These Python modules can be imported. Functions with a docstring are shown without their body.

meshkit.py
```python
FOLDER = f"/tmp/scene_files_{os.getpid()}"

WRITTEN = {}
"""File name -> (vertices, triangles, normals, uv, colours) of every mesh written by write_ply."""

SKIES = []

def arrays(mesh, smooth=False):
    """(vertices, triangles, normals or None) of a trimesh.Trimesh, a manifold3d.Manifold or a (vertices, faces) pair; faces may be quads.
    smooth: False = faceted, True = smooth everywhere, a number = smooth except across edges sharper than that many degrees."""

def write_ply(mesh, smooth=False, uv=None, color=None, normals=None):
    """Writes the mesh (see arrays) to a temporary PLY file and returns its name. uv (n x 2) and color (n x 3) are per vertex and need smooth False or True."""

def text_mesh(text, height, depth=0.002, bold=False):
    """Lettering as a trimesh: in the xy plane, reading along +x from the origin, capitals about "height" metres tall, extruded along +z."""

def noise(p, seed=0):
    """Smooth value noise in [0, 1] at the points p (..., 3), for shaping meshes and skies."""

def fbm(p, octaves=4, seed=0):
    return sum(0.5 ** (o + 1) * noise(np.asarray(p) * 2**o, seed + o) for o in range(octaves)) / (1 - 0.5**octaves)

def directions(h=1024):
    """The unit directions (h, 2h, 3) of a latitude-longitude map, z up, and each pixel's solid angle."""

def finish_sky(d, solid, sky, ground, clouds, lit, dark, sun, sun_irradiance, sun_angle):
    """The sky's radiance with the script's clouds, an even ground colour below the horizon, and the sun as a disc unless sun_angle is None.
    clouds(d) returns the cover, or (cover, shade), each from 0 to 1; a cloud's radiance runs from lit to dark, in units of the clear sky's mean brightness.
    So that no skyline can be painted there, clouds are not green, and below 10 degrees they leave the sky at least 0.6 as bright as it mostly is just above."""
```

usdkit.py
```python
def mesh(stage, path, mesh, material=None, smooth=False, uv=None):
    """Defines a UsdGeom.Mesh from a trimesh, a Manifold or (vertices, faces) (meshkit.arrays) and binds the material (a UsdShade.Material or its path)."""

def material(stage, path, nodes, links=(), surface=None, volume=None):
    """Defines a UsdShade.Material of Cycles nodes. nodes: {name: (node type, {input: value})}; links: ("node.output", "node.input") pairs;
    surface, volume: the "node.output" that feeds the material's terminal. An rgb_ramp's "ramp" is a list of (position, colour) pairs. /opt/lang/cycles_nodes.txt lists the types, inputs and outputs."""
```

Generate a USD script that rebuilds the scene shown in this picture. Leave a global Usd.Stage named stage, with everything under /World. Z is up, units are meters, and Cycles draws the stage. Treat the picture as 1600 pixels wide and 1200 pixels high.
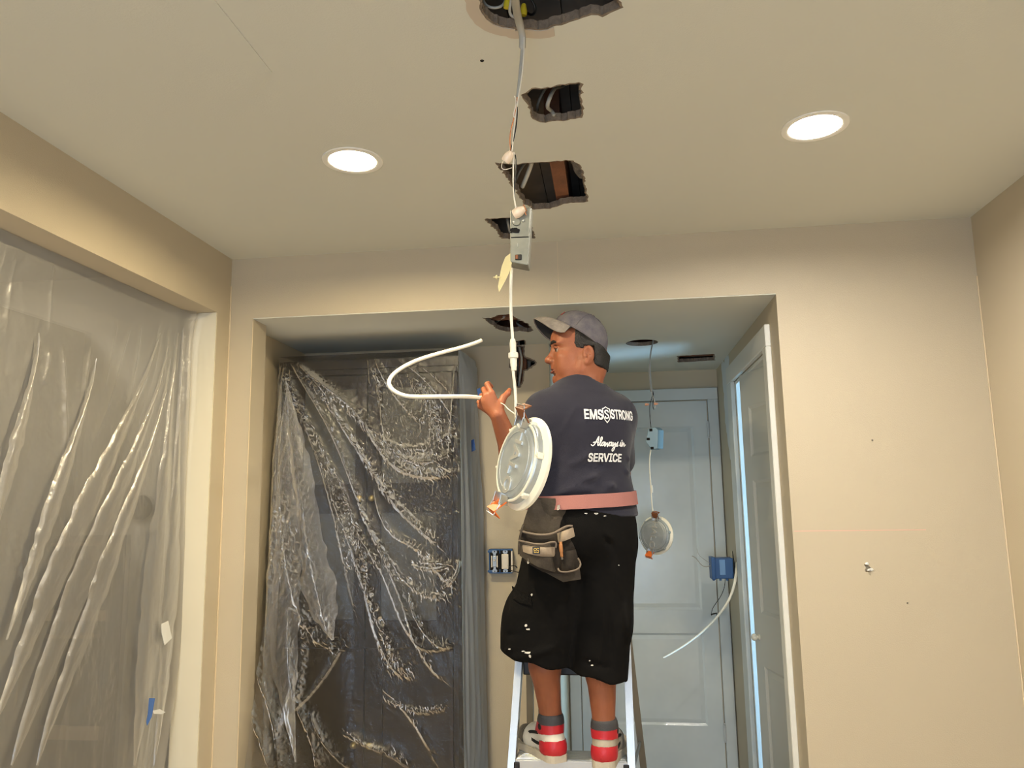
import math, random
import numpy as np, trimesh, manifold3d as m3, shapely
from shapely.geometry import Polygon, LineString, Point, box as sbox
from shapely.ops import unary_union
from scipy.interpolate import griddata, interp1d
from scipy.ndimage import gaussian_filter1d
import usdkit, meshkit
from pxr import Usd, UsdGeom, UsdLux, Gf, Sdf, UsdShade

stage = Usd.Stage.CreateInMemory()
UsdGeom.SetStageUpAxis(stage, 'Z'); UsdGeom.SetStageMetersPerUnit(stage, 1.0)
UsdGeom.Xform.Define(stage, '/World')

# ---------------------------------------------------------------- camera
CZ = 1.445
FPX, PITCH, YAW, ROLL = 1207.4, .1526, .1245, -.0159
CF = np.array([-np.sin(YAW)*np.cos(PITCH), np.cos(YAW)*np.cos(PITCH), np.sin(PITCH)])
_r = np.array([np.cos(YAW), np.sin(YAW), 0]); _u = np.cross(_r, CF)
CR = _r*np.cos(ROLL) + _u*np.sin(ROLL); CU = -_r*np.sin(ROLL) + _u*np.cos(ROLL)
cam = UsdGeom.Camera.Define(stage, '/World/camera')
cam.CreateHorizontalApertureAttr(36.0); cam.CreateVerticalApertureAttr(27.0)
cam.CreateFocalLengthAttr(FPX*36.0/1600)
cam.CreateClippingRangeAttr((0.05, 100.0))
cam.CreateExposureAttr(0.0)
cam.AddTransformOp().Set(Gf.Matrix4d(*CR, 0, *CU, 0, *(-CF), 0, 0, 0, CZ, 1))

def at(px, py, axis, v):
    """World point seen at a pixel of the photograph, on the plane axis = v (measuring tool)."""
    d = CF + (px-800)/FPX*CR - (py-600)/FPX*CU
    k = 'xyz'.index(axis); o = np.array([0, 0, CZ])
    return o + d*((v-o[k])/d[k])

# ---------------------------------------------------------------- lights
# daylight at the real windows (the sky), warm and neutral LED downlights in the ceiling
dome = UsdLux.DomeLight.Define(stage, '/World/sky'); dome.CreateIntensityAttr(0.6); dome.CreateColorAttr(Gf.Vec3f(.55, .75, 1.0))
def rect_light(name, loc, look, w, h, color, power):
    l = UsdLux.RectLight.Define(stage, '/World/'+name)
    l.CreateWidthAttr(w); l.CreateHeightAttr(h); l.CreateColorAttr(Gf.Vec3f(*color)); l.CreateIntensityAttr(power)
    z = -np.array(look, float); z /= np.linalg.norm(z)
    x = np.cross([0, 0, 1.0], z); x /= np.linalg.norm(x); y = np.cross(z, x)
    l.AddTransformOp().Set(Gf.Matrix4d(*x, 0, *y, 0, *z, 0, *loc, 1))
    return l
rect_light('daylight_back_window', (-.25, -2.16, .90), (0, 1, 0), 1.7, 1.66, (.64, .79, 1.0), 5.6)
rect_light('daylight_side_window', (2.32, 3.35, 1.05), (-1, 0.25, -.05), 1.0, 1.3, (.32, .64, 1.0), 38.0)
LED_LEFT, LED_RIGHT = (1.35, 1.12, .70), (.98, .91, .80)
LED_POWER = 500.0

# ---------------------------------------------------------------- helpers
def lin(c):
    c = np.asarray(c, float)/255
    return tuple(np.where(c <= .04045, c/12.92, ((c+.055)/1.055)**2.4))
MATS = {}
def mat(name, col, rough=.5, metal=0., spec=.5, var=None, bump=None, **kw):
    """A procedural principled material; col in sRGB 0-255; var=(scale, second colour, contrast), bump=(scale, distance)."""
    n = {'p': ('principled_bsdf', dict(base_color=lin(col), roughness=rough, metallic=metal, specular_ior_level=spec, **kw)), 'g': ('texture_coordinate', {})}
    L = []
    if var:
        sc, c2, w = var
        n['n'] = ('noise_texture', dict(scale=sc, detail=4., roughness=.6))
        n['r'] = ('rgb_ramp', dict(ramp=[(.5-w, lin(col)), (.5+w, lin(c2))]))
        L += [('g.object', 'n.vector'), ('n.fac', 'r.fac'), ('r.color', 'p.base_color')]
    if bump:
        sc, dist = bump
        n['nb'] = ('noise_texture', dict(scale=sc, detail=5., roughness=.6))
        n['b'] = ('bump', dict(strength=1., distance=dist))
        L += [('g.object', 'nb.vector'), ('nb.fac', 'b.height'), ('b.normal', 'p.normal')]
    MATS[name] = usdkit.material(stage, '/World/Looks/'+name, n, L, surface='p.BSDF')
    return MATS[name]
USED = {}
def numbered(parent, name):
    k = (parent, name); i = USED.get(k, -1)+1; USED[k] = i
    return name if i == 0 else f'{name}_{i:03d}'
def tag(prim, label=None, cat=None, group=None, kind=None):
    p = prim.GetPrim() if hasattr(prim, 'GetPrim') else prim
    for k, v in (('label', label), ('category', cat), ('group', group), ('kind', kind)):
        if v: p.SetCustomDataByKey(k, v)
    return p
def obj(name, mesh, m, parent=None, smooth=False, label=None):
    base = str(parent.GetPath()) if parent is not None else '/World'
    pr = usdkit.mesh(stage, base+'/'+numbered(base, name), mesh, MATS[m] if isinstance(m, str) else m, smooth=smooth).GetPrim()
    if label: pr.SetCustomDataByKey('label', label)
    return pr
def thing(name, label, cat, group=None):
    x = UsdGeom.Xform.Define(stage, '/World/'+numbered('/World', name)).GetPrim()
    return tag(x, label, cat, group)
def struct(name, mesh, m, label=None, smooth=False):
    return tag(obj(name, mesh, m, None, smooth), label, None, None, 'structure')
def sthing(name, label=None):
    return tag(UsdGeom.Xform.Define(stage, '/World/'+numbered('/World', name)).GetPrim(), label, None, None, 'structure')
cat_ = trimesh.util.concatenate
def bx(x0, x1, y0, y1, z0, z1):
    b = trimesh.creation.box([abs(x1-x0), abs(y1-y0), abs(z1-z0)]); b.apply_translation([(x0+x1)/2, (y0+y1)/2, (z0+z1)/2]); return b
def rbx(x0, x1, y0, y1, z0, z1, r=.003, seg=8):
    """box with rounded edges"""
    m = m3.Manifold.batch_hull([m3.Manifold.sphere(r, seg).translate((x, y, z)) for x in (x0+r, x1-r) for y in (y0+r, y1-r) for z in (z0+r, z1-r)])
    a = m.to_mesh(); return trimesh.Trimesh(a.vert_properties[:, :3], a.tri_verts)
def ext(poly, h):
    ps = poly.geoms if hasattr(poly, 'geoms') else [poly]
    return cat_([trimesh.creation.extrude_polygon(p, h, engine='earcut') for p in ps if p.area > 1e-9])
def frame(mesh, o, x, y, z):
    """places a mesh built in local axes"""
    m = mesh.copy(); T = np.eye(4); T[:3, 0] = x; T[:3, 1] = y; T[:3, 2] = z; T[:3, 3] = o; m.apply_transform(T); return m
def ext_xz(poly, y0, y1):
    """polygon in x,z extruded from y0 to y1"""
    m = ext(poly, abs(y1-y0)); return frame(m, (0, max(y0, y1), 0), (1, 0, 0), (0, 0, 1), (0, -1, 0))
def ext_yz(poly, x0, x1):
    m = ext(poly, abs(x1-x0)); return frame(m, (min(x0, x1), 0, 0), (0, 1, 0), (0, 0, 1), (1, 0, 0))
def unit(v):
    v = np.asarray(v, float); return v/np.linalg.norm(v)
def spline(pts, n=60):
    p = np.asarray(pts, float)
    if len(p) < 3: return np.linspace(p[0], p[-1], n)
    t = np.r_[0, np.cumsum(np.linalg.norm(np.diff(p, axis=0), axis=1)**.5)]
    from scipy.interpolate import CubicSpline, PchipInterpolator
    return CubicSpline(t, p)(np.linspace(0, t[-1], n))
def tube(pts, r, sides=10, n=None, caps=True):
    p = spline(pts, n) if n else np.asarray(pts, float)
    r = np.broadcast_to(r, len(p)); t = np.gradient(p, axis=0); t /= np.linalg.norm(t, axis=1, keepdims=True)+1e-12
    a = np.cross(t[0], [.3, .8, .52]); a /= np.linalg.norm(a); A = []
    for k in range(len(p)):
        a = a - t[k]*(a@t[k]); a /= np.linalg.norm(a); A.append(a.copy())
    A = np.array(A); B = np.cross(t, A); g = np.arange(sides)*2*np.pi/sides
    v = (p[:, None]+r[:, None, None]*(np.cos(g)[None, :, None]*A[:, None]+np.sin(g)[None, :, None]*B[:, None])).reshape(-1, 3)
    i, j = np.meshgrid(np.arange(len(p)-1), np.arange(sides), indexing='ij'); i, j = i.ravel(), j.ravel(); k = (j+1) % sides
    f = np.vstack([np.c_[i*sides+j, i*sides+k, (i+1)*sides+k], np.c_[i*sides+j, (i+1)*sides+k, (i+1)*sides+j]])
    if caps:
        n0 = len(v); v = np.vstack([v, p[0], p[-1]]); js = np.arange(sides); e = (len(p)-1)*sides
        f = np.vstack([f, np.c_[np.full(sides, n0), (js+1) % sides, js], np.c_[np.full(sides, n0+1), e+js, e+(js+1) % sides]])
    return trimesh.Trimesh(v, f, process=False)
def lathe(prof, n=48):
    """profile [(r, z)...] turned about z"""
    m = trimesh.creation.revolve(np.asarray(prof, float), sections=n); m.fix_normals(); return m
def jag(pts, step=.01, amp=.004, seed=0):
    """a torn outline: a polygon with jittered edge points"""
    rng = np.random.default_rng(seed); ring = Polygon(pts).exterior; n = max(8, int(ring.length/step)); q = []
    for k in range(n):
        p = ring.interpolate(k/n, normalized=True); q.append((p.x+rng.normal(0, amp), p.y+rng.normal(0, amp)))
    return Polygon(q).buffer(0)
def pxy(pts, axis, v, keep):
    """pixel outline -> polygon on a plane"""
    return [tuple(at(a, b, axis, v)[list(keep)]) for a, b in pts]

# ---- implicit surfaces on a rectilinear grid, meshed with surface nets
class Field:
    def __init__(s, xs, ys, zs, k=.02):
        s.g = [np.asarray(a, np.float32) for a in (xs, ys, zs)]; s.v = np.full([len(a) for a in s.g], 1., np.float32); s.k = k
    def _sl(s, lo, hi):
        return tuple(slice(max(0, np.searchsorted(g, l)-1), min(len(g), np.searchsorted(g, h)+1)) for g, l, h in zip(s.g, lo, hi))
    def _P(s, sl):
        return np.stack(np.meshgrid(*[g[i] for g, i in zip(s.g, sl)], indexing='ij'), -1)
    def add(s, fn, lo, hi, k=None):
        k = s.k if k is None else k; sl = s._sl(lo, hi); a = s.v[sl]; b = fn(s._P(sl)).astype(np.float32)
        h = np.maximum(k-np.abs(a-b), 0)/max(k, 1e-6); s.v[sl] = np.minimum(a, b)-h*h*k*.25
    def cut(s, fn, lo, hi, k=.004):
        sl = s._sl(lo, hi); a = s.v[sl]; b = -fn(s._P(sl)).astype(np.float32)
        h = np.maximum(k-np.abs(a-b), 0)/k; s.v[sl] = np.maximum(a, b)+h*h*k*.25
    def keep(s, fn, k=.004):
        sl = (slice(None),)*3; a = s.v; b = fn(s._P(sl)).astype(np.float32)
        h = np.maximum(k-np.abs(a-b), 0)/k; s.v = np.maximum(a, b)+h*h*k*.25
    def cone(s, a, b, ra, rb, k=None, sc=None):
        a, b = np.asarray(a, float), np.asarray(b, float); m = max(ra, rb)+.05
        s.add(lambda P: sd_cone(P, a, b, ra, rb), np.minimum(a, b)-m, np.maximum(a, b)+m, k)
    def ell(s, c, r, k=None, A=np.eye(3), cut=False):
        c, r, A = np.asarray(c, float), np.asarray(r, float), np.asarray(A, float); m = max(r)+.05
        f = lambda P: sd_ell((P-c)@A.T, r)
        (s.cut if cut else s.add)(f, c-m, c+m, *([k] if k is not None else []))
    def mesh(s):
        v = s.v; ins = v < 0; nx, ny, nz = v.shape
        c = np.zeros((nx-1, ny-1, nz-1), np.uint8)
        for a, b, d in np.ndindex(2, 2, 2): c += ins[a:nx-1+a, b:ny-1+b, d:nz-1+d]
        act = np.argwhere((c > 0) & (c < 8)); idx = np.full(c.shape, -1, np.int32); idx[tuple(act.T)] = np.arange(len(act))
        acc = np.zeros((len(act), 3)); cnt = np.zeros(len(act)); cs = list(np.ndindex(2, 2, 2))
        G = s.g
        for p in cs:
            for ax in range(3):
                if p[ax]: continue
                q = list(p); q[ax] = 1; i0, i1 = act+np.array(p), act+np.array(q)
                a, b = v[tuple(i0.T)], v[tuple(i1.T)]; m = (a < 0) != (b < 0); t = np.where(m, a/np.where(m, a-b, 1), 0)
                P0 = np.stack([G[d][i0[:, d]] for d in range(3)], 1); P1 = np.stack([G[d][i1[:, d]] for d in range(3)], 1)
                acc[m] += (P0+(P1-P0)*t[:, None])[m]; cnt[m] += 1
        V = acc/cnt[:, None]; F = []
        for ax in range(3):
            sl0, sl1 = [slice(1, -1)]*3, [slice(1, -1)]*3; sl0[ax] = slice(0, -1); sl1[ax] = slice(1, None)
            A, B = ins[tuple(sl0)], ins[tuple(sl1)]; off = np.array([1, 1, 1]); off[ax] = 0
            e = np.argwhere(A != B); inn = A[tuple(e.T)]; e = e+off
            u, w = (ax+1) % 3, (ax+2) % 3; du, dw = np.eye(3, dtype=int)[u], np.eye(3, dtype=int)[w]
            q = [idx[tuple((e+o).T)] for o in (-du-dw, -dw, 0*du, -du)]; q = np.stack(q, 1); q[~inn] = q[~inn][:, ::-1]
            F.append(q)
        F = np.vstack(F); F = np.vstack([F[:, [0, 1, 2]], F[:, [0, 2, 3]]])
        return trimesh.Trimesh(V, F, process=False)
def sd_cone(P, a, b, ra, rb):
    ab = b-a; t = np.clip(((P-a)@ab)/(ab@ab+1e-12), 0, 1); return np.linalg.norm(P-a-t[..., None]*ab, axis=-1)-(ra+(rb-ra)*t)
def sd_ell(P, r):
    k0 = np.linalg.norm(P/r, axis=-1); k1 = np.linalg.norm(P/r**2, axis=-1); return k0*(k0-1)/np.maximum(k1, 1e-9)
def rng_ax(*segs):
    """axis samples: (start, stop, step), ..."""
    return np.unique(np.round(np.concatenate([np.arange(a, b, d) for a, b, d in segs]), 5))
def smooth(m, n=6):
    from scipy.sparse import coo_matrix, diags
    e = m.edges_unique; N = len(m.vertices); A = coo_matrix((np.ones(2*len(e)), (np.r_[e[:, 0], e[:, 1]], np.r_[e[:, 1], e[:, 0]])), (N, N)).tocsr()
    A = diags(1/np.maximum(np.asarray(A.sum(1)).ravel(), 1)) @ A; V = np.array(m.vertices)
    for _ in range(n):
        for w in (.5, -.52): V = V+w*(A@V-V)
    return trimesh.Trimesh(V, m.faces, process=False)
# ---------------------------------------------------------------- materials of the setting
mat('wall_paint', (192, 180, 157), .55, spec=.35, bump=(260., .0006))
mat('ceiling_paint', (213, 213, 203), .8, spec=.2, bump=(200., .0005))
mat('hall_paint', (196, 183, 158), .55, spec=.3, bump=(260., .0006))
mat('trim_white', (224, 224, 218), .32, bump=(60., .0004))
mat('jamb_cream', (222, 214, 192), .4)
mat('door_white', (216, 222, 222), .16, var=(3., (196, 204, 206), .3), bump=(22., .0007))
mat('closet_white', (212, 212, 204), .34, bump=(40., .0004))
mat('gypsum', (150, 135, 118), .95, var=(60., (112, 98, 84), .25), bump=(300., .003))
mat('cavity_dark', (150, 138, 122), .95, var=(8., (112, 102, 92), .3))
mat('joist_wood', (138, 88, 58), .8, var=(14., (104, 66, 44), .3), bump=(80., .001))
mat('insulation', (150, 142, 132), 1., var=(40., (90, 86, 84), .2), bump=(90., .01))
mat('floor_paper', (192, 176, 150), .8, var=(5., (178, 162, 136), .3))
mat('caulk', (214, 196, 164), .4)
mat('primer', (214, 218, 220), .6)
mat('hole_black', (16, 15, 14), .9)
mat('metal_steel', (176, 180, 182), .32, 1.)
mat('screw_metal', (150, 146, 138), .35, 1.)
mat('laser_pink', (222, 176, 160), .6)  # pink of a laser beam, put into a strip's colour

D, XL, XR, O1, O2 = 2.972, -1.554, 1.375, -1.452, .650
ZO, ZL, JL, D2, D3 = CZ+.772, CZ+.779, 2.869, 4.686, 3.727
ZC = CZ+1.034
FZ = -.06               # floor level
SIDE = -1.668            # the far face of the left wall
YB = -2.2

# ---- floors
struct('floor', bx(-4.3, 2.6, YB-.1, D+.06, FZ-.05, FZ), 'floor_paper')
mat('floor_oak', (70, 52, 40), .5, var=(6., (54, 40, 30), .3))
struct('floor_hall', bx(-4.3, 2.6, D+.06, 5.2, FZ-.05, FZ), 'floor_oak')

# ---- main ceiling with its torn holes
def holes(defs, z):
    return [jag(pxy(p, 'z', z, (0, 1)), .012, .003, 40+i) for i, p in enumerate(defs)]
main_holes = holes([
    [(748, -60), (745, -10), (752, 14), (762, 32), (790, 43), (830, 47), (862, 44), (900, 32), (930, 24), (945, 26), (947, 20), (968, 14), (972, 6), (960, -2), (952, -60)],
    [(817, 148), (832, 139), (855, 137), (890, 130), (907, 129), (908, 150), (912, 183), (880, 188), (845, 191), (832, 184), (826, 168)],
    [(774, 255), (800, 257), (870, 252), (893, 250), (905, 258), (912, 268), (914, 290), (920, 315), (885, 318), (858, 326), (834, 328), (820, 318), (800, 290), (786, 268)],
    [(757, 342), (800, 340), (828, 338), (832, 360), (836, 372), (826, 372), (800, 374), (783, 372), (776, 360)]], ZC)
lamp_spots = [(-.744, 2.138), (.604, 2.135), (-.744, .35), (.604, .35)]
lamp_holes = [Point(x, y).buffer(.083, 32) for x, y in lamp_spots]
cp = sbox(XL-.13, YB-.1, XR+.13, D+.13)
ceil = sthing('ceiling')
obj('plasterboard', frame(ext(cp.difference(unary_union([h.buffer(.002) for h in main_holes]+lamp_holes)), .022), (0, 0, ZC), (1, 0, 0), (0, 1, 0), (0, 0, 1)), 'ceiling_paint', ceil)
def rims(hs, z, t, parent):
    for i, h in enumerate(hs):
        r = h.buffer(.003).difference(jag(list(h.buffer(-.003).exterior.coords), .006, .0016, 7+i))
        obj('cut_edge', frame(ext(r, t), (0, 0, z+.0004), (1, 0, 0), (0, 1, 0), (0, 0, 1)), 'gypsum', parent, label='torn plaster edge of a hole')
rims(main_holes, ZC, .021, ceil)
# paint torn away around the large hole, and a thin raised octagon in the ceiling colour
oc = [(-.995, 1.72), (-.866, 1.728), (-.775, 1.64), (-.775, 1.3), (-.86, 1.21), (-.985, 1.215), (-.99, 1.335)]
obj('raised_octagon', frame(ext(Polygon(oc), .0025), (0, 0, ZC-.0022), (1, 0, 0), (0, 1, 0), (0, 0, 1)), 'ceiling_paint', ceil)
tear = main_holes[0].buffer(.03).intersection(sbox(-.32, 1.3, -.09, 1.7)).difference(main_holes[0].buffer(.002))
obj('torn_paint', frame(ext(tear, .0015), (0, 0, ZC-.0015), (1, 0, 0), (0, 1, 0), (0, 0, 1)), mat('torn_paper', (196, 184, 168), .9), ceil)
# the void above: joists and the boards of the floor over it
cav = sthing('ceiling_void')
for k, x in enumerate(np.arange(-1.7, 1.6, .135)):
    obj('floor_board', bx(x, x+.132, YB-.1, D+.13, ZC+.18, ZC+.2), 'cavity_dark', cav)
obj('upper_floor', bx(-1.8, 1.6, YB-.13, D+.16, ZC+.201, ZC+.22), 'cavity_dark', cav)
for x in (-1.35, -.93, -.53, .29, .72, 1.15):
    obj('joist', bx(x, x+.045, YB-.1, D+.1, ZC+.026, ZC+.178), 'joist_wood', cav)
obj('blocking', bx(-.158, -.112, 2.12, D+.1, ZC+.03, ZC+.178), 'joist_wood', cav)
obj('void_side', cat_([bx(XL-.16, XL-.13, YB-.1, D+.13, ZC, ZC+.28), bx(XR+.13, XR+.16, YB-.1, D+.13, ZC, ZC+.28), bx(XL-.16, XR+.16, D+.13, D+.16, ZO+.021, ZC+.28), bx(XL-.16, XR+.16, YB-.13, YB-.1, ZC, ZC+.28)]), 'cavity_dark', cav)
# a lump of old insulation and lath dust in the third hole
def lump(c, r, seed, amp=.35):
    s = trimesh.creation.icosphere(3, 1.0); n = meshkit.fbm(s.vertices*2.2+seed*7.1, 3, seed); s.vertices *= (1-amp+2*amp*n)[:, None]; s.vertices = s.vertices*np.asarray(r)+np.asarray(c); return s
tag(obj('insulation_batt', lump((-.045, 2.37, ZC+.075), (.055, .13, .045), 3), 'insulation', smooth=True), 'tattered grey insulation showing inside the widest mid-ceiling hole', 'insulation')

# ---- hall ceiling
hall_holes = holes([
    [(755, 497), (768, 497), (780, 492), (797, 491), (812, 500), (826, 507), (833, 516), (826, 519), (812, 517), (790, 518), (775, 513), (766, 505)],
    [(808, 533), (820, 531), (823, 547), (805, 549)],
    [(1058, 556.5), (1116, 553), (1117, 563), (1060, 566.5)]], ZO)
hall_round = Point(.175, 3.80).buffer(.079, 32)
hc = sthing('ceiling_hall')
hp = sbox(O1-.16, D+.002, O2+.06, D2+.1).difference(sbox(O1-.2, D-.01, O1, 3.099)).difference(sbox(O2, D-.1, O2+.2, 3.0))
obj('plasterboard', frame(ext(hp.difference(unary_union([h.buffer(.002) for h in hall_holes]+[hall_round])), .02), (0, 0, ZO), (1, 0, 0), (0, 1, 0), (0, 0, 1)), 'ceiling_paint', hc)
rims(hall_holes, ZO, .019, hc)
obj('cut_edge', frame(ext(hall_round.difference(Point(.175, 3.8).buffer(.0765, 32)), .019), (0, 0, ZO+.0004), (1, 0, 0), (0, 1, 0), (0, 0, 1)), 'gypsum', hc)
hv = sthing('ceiling_void')
obj('upper_floor', bx(-1.66, .76, 3.1, D2+.13, ZO+.181, ZO+.2), 'cavity_dark', hv)
for x in np.arange(-1.62, .7, .135): obj('floor_board', bx(x, x+.132, 3.11, D2+.1, ZO+.16, ZO+.18), 'cavity_dark', hv)
obj('void_side', cat_([bx(-1.66, -1.62, 3.14, D2+.1, ZO+.021, ZO+.26), bx(.70, .76, 3.14, D2+.1, ZO+.021, ZO+.26), bx(-1.66, .76, D2+.1, D2+.13, ZO+.021, ZO+.26)]), 'cavity_dark', hv)
for y in (3.26, 3.71, 4.33): obj('joist', bx(-1.62, .7, y, y+.04, ZO+.026, ZO+.158), 'joist_wood', hv)

# ---- walls
wf = sbox(XL-.13, FZ, XR+.13, ZC).difference(sbox(O1, -1, O2, ZO+.004))
anchor_hole = jag([(x/1000+.899, z/1000+1.193) for x, z in ((-9, 14), (-2, 17), (3, 8), (13, 4), (4, -2), (17, -10), (-2, -12), (-10, -9), (-4, 2))], .004, .0012, 5)
wfm = sthing('wall_front')
obj('plaster', ext_xz(wf.difference(anchor_hole), D, D+.127), 'wall_paint', wfm)
obj('hole_backing', bx(.86, .94, D+.05, D+.06, 1.15, 1.24), 'hole_black', wfm)
wl = Polygon([(YB-.1, FZ), (YB-.1, ZC), (D, ZC), (D, FZ), (JL, FZ), (JL, ZL), (.35, ZL), (.35, FZ)])
wlm = sthing('wall_left')
obj('plaster', ext_yz(wl, SIDE, XL), 'wall_paint', wlm)
obj('jamb_lining', bx(SIDE+.001, XL-.001, JL-.006, JL+.001, FZ, ZL-.001), 'jamb_cream', wlm)
struct('wall_right', bx(XR, XR+.12, YB-.1, D+.001, FZ, ZC), 'wall_paint')
# back wall (behind the camera) with its window
wb = sbox(XL-.12, FZ, XR+.12, ZC).difference(sbox(-1.15, .0, .65, 1.8))
struct('wall_back', ext_xz(wb, YB, YB-.12), 'wall_paint')
w1 = sthing('window_1')
for x0, x1, z0, z1 in ((-1.15, -1.09, 0, 1.8), (.59, .65, 0, 1.8), (-1.09, .59, 0, .06), (-1.09, .59, 1.74, 1.8), (-.28, -.22, .06, 1.74)):
    obj('frame_bar', bx(x0, x1, YB-.10, YB-.04, z0, z1), 'trim_white', w1)
# hall walls
struct('wall_hall_left', bx(O1-.20, O1-.083, 3.099, D2+.1, FZ, ZO), 'hall_paint')
slot = jag(pxy([(806, 540), (818, 540), (819, 556), (838, 566), (830, 574), (819, 579), (816, 598), (812, 606), (806, 603), (806, 578), (797, 575), (796, 571), (806, 564)], 'y', D3, (0, 2)), .008, .002, 11)
sw = sthing('wall_hall_side')
SWX = -.282
obj('plaster', ext_xz(sbox(O1-.09, FZ, SWX, ZO).difference(slot.buffer(.001)), D3, D3+.1), 'hall_paint', sw)
obj('cut_edge', ext_xz(slot.buffer(.004).difference(slot.buffer(-.003)), D3-.0005, D3+.016), 'gypsum', sw)
obj('stud', bx(-.437, -.398, D3+.045, D3+.095, 1.4, ZO), 'joist_wood', sw)
obj('void_backing', bx(-.6, -.3, D3+.1, D3+.11, 1.4, ZO), 'cavity_dark', sw)
# recess between the switch wall and the far door wall
struct('wall_hall_return', bx(SWX-.10, SWX, D3+.1, D2, FZ, ZO), 'hall_paint')
struct('wall_hall_back', bx(O1-.1, O2+.12, D2, D2+.1, FZ, ZO), 'hall_paint')
SD0, SD1, SDZ = 3.19, 4.05, 2.045          # side doorway
wr = Polygon([(D+.127, FZ), (D+.127, ZO), (D2, ZO), (D2, FZ), (SD1, FZ), (SD1, SDZ), (SD0, SDZ), (SD0, FZ)])
struct('wall_hall_right', ext_yz(wr, O2, O2+.11), 'hall_paint')
# side room beyond the doorway, with a daylit window
sr = sbox(D+.01, FZ, 4.8, 2.4).difference(sbox(2.8, .5, 3.9, 1.8))
struct('wall_side_room', ext_yz(sr, 2.36, 2.44), 'trim_white')
struct('wall_side_room_end', cat_([bx(O2+.11, 2.44, 4.8, 4.88, FZ, 2.4) , bx(O2+.11, 2.44, D+.01, D+.127, FZ, 2.4)]), 'hall_paint')
struct('ceiling_side_room', bx(O2+.11, 2.44, D+.127, 4.88, 2.4, 2.44), 'ceiling_paint')
w2 = sthing('window_2')
for y0, y1, z0, z1 in ((2.80, 2.86, .5, 1.8), (3.84, 3.9, .5, 1.8), (2.86, 3.84, .5, .56), (2.86, 3.84, 1.74, 1.8)):
    obj('frame_bar', bx(2.37, 2.43, y0, y1, z0, z1), 'trim_white', w2)
# ---- trims: casings
def casing(name, parts, m='trim_white', label=None):
    t = sthing(name, label)
    for b in parts: obj('board', rbx(*b, r=.003, seg=4), m, t)
    return t
casing('trim_1', [(O2-.022, O2, 3.12, SD0, FZ, 2.045), (O2-.022, O2, SD1, 4.19, FZ, 2.045), (O2-.022, O2, 3.12, 4.19, 2.045, 2.135)], label='white casing around the side doorway')
casing('trim_2', [(O2+.0, O2+.11, SD1-.018, SD1, FZ, SDZ), (O2, O2+.11, SD0, SD0+.018, FZ, SDZ), (O2, O2+.11, SD0+.018, SD1-.018, SDZ-.018, SDZ)], label='white door lining of the side doorway')
casing('trim_3', [(-.275, -.212, D2-.024, D2, FZ, 2.035), (.585, .645, D2-.024, D2, FZ, 2.035), (-.275, .645, D2-.026, D2, 2.035, 2.105)], 'door_white', label='glossy white casing around the far door')
pw = jag([(4.19, 1.63), (4.34, 1.66), (4.44, 1.86), (4.47, 2.215), (4.2, 2.215), (4.2, 2.14), (4.28, 2.13)], .03, .008, 3)
obj_p = struct('trim_4', ext_yz(pw, O2-.0012, O2), 'primer', label='rough white primer brushed on the hall wall beside the casing')
# caulk lines down the room's corners
struct('trim_5', tube([(XL+.002, D-.002, z) for z in (FZ, 2.36)], .0028, 6), 'caulk')
struct('trim_6', tube([(XR-.002, D-.002, z) for z in (FZ, 2.25)], .0028, 6), 'caulk')
struct('trim_7', tube([(O1+.001, D-.001, z) for z in (FZ, ZO-.01)], .0022, 6), 'caulk')

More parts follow.
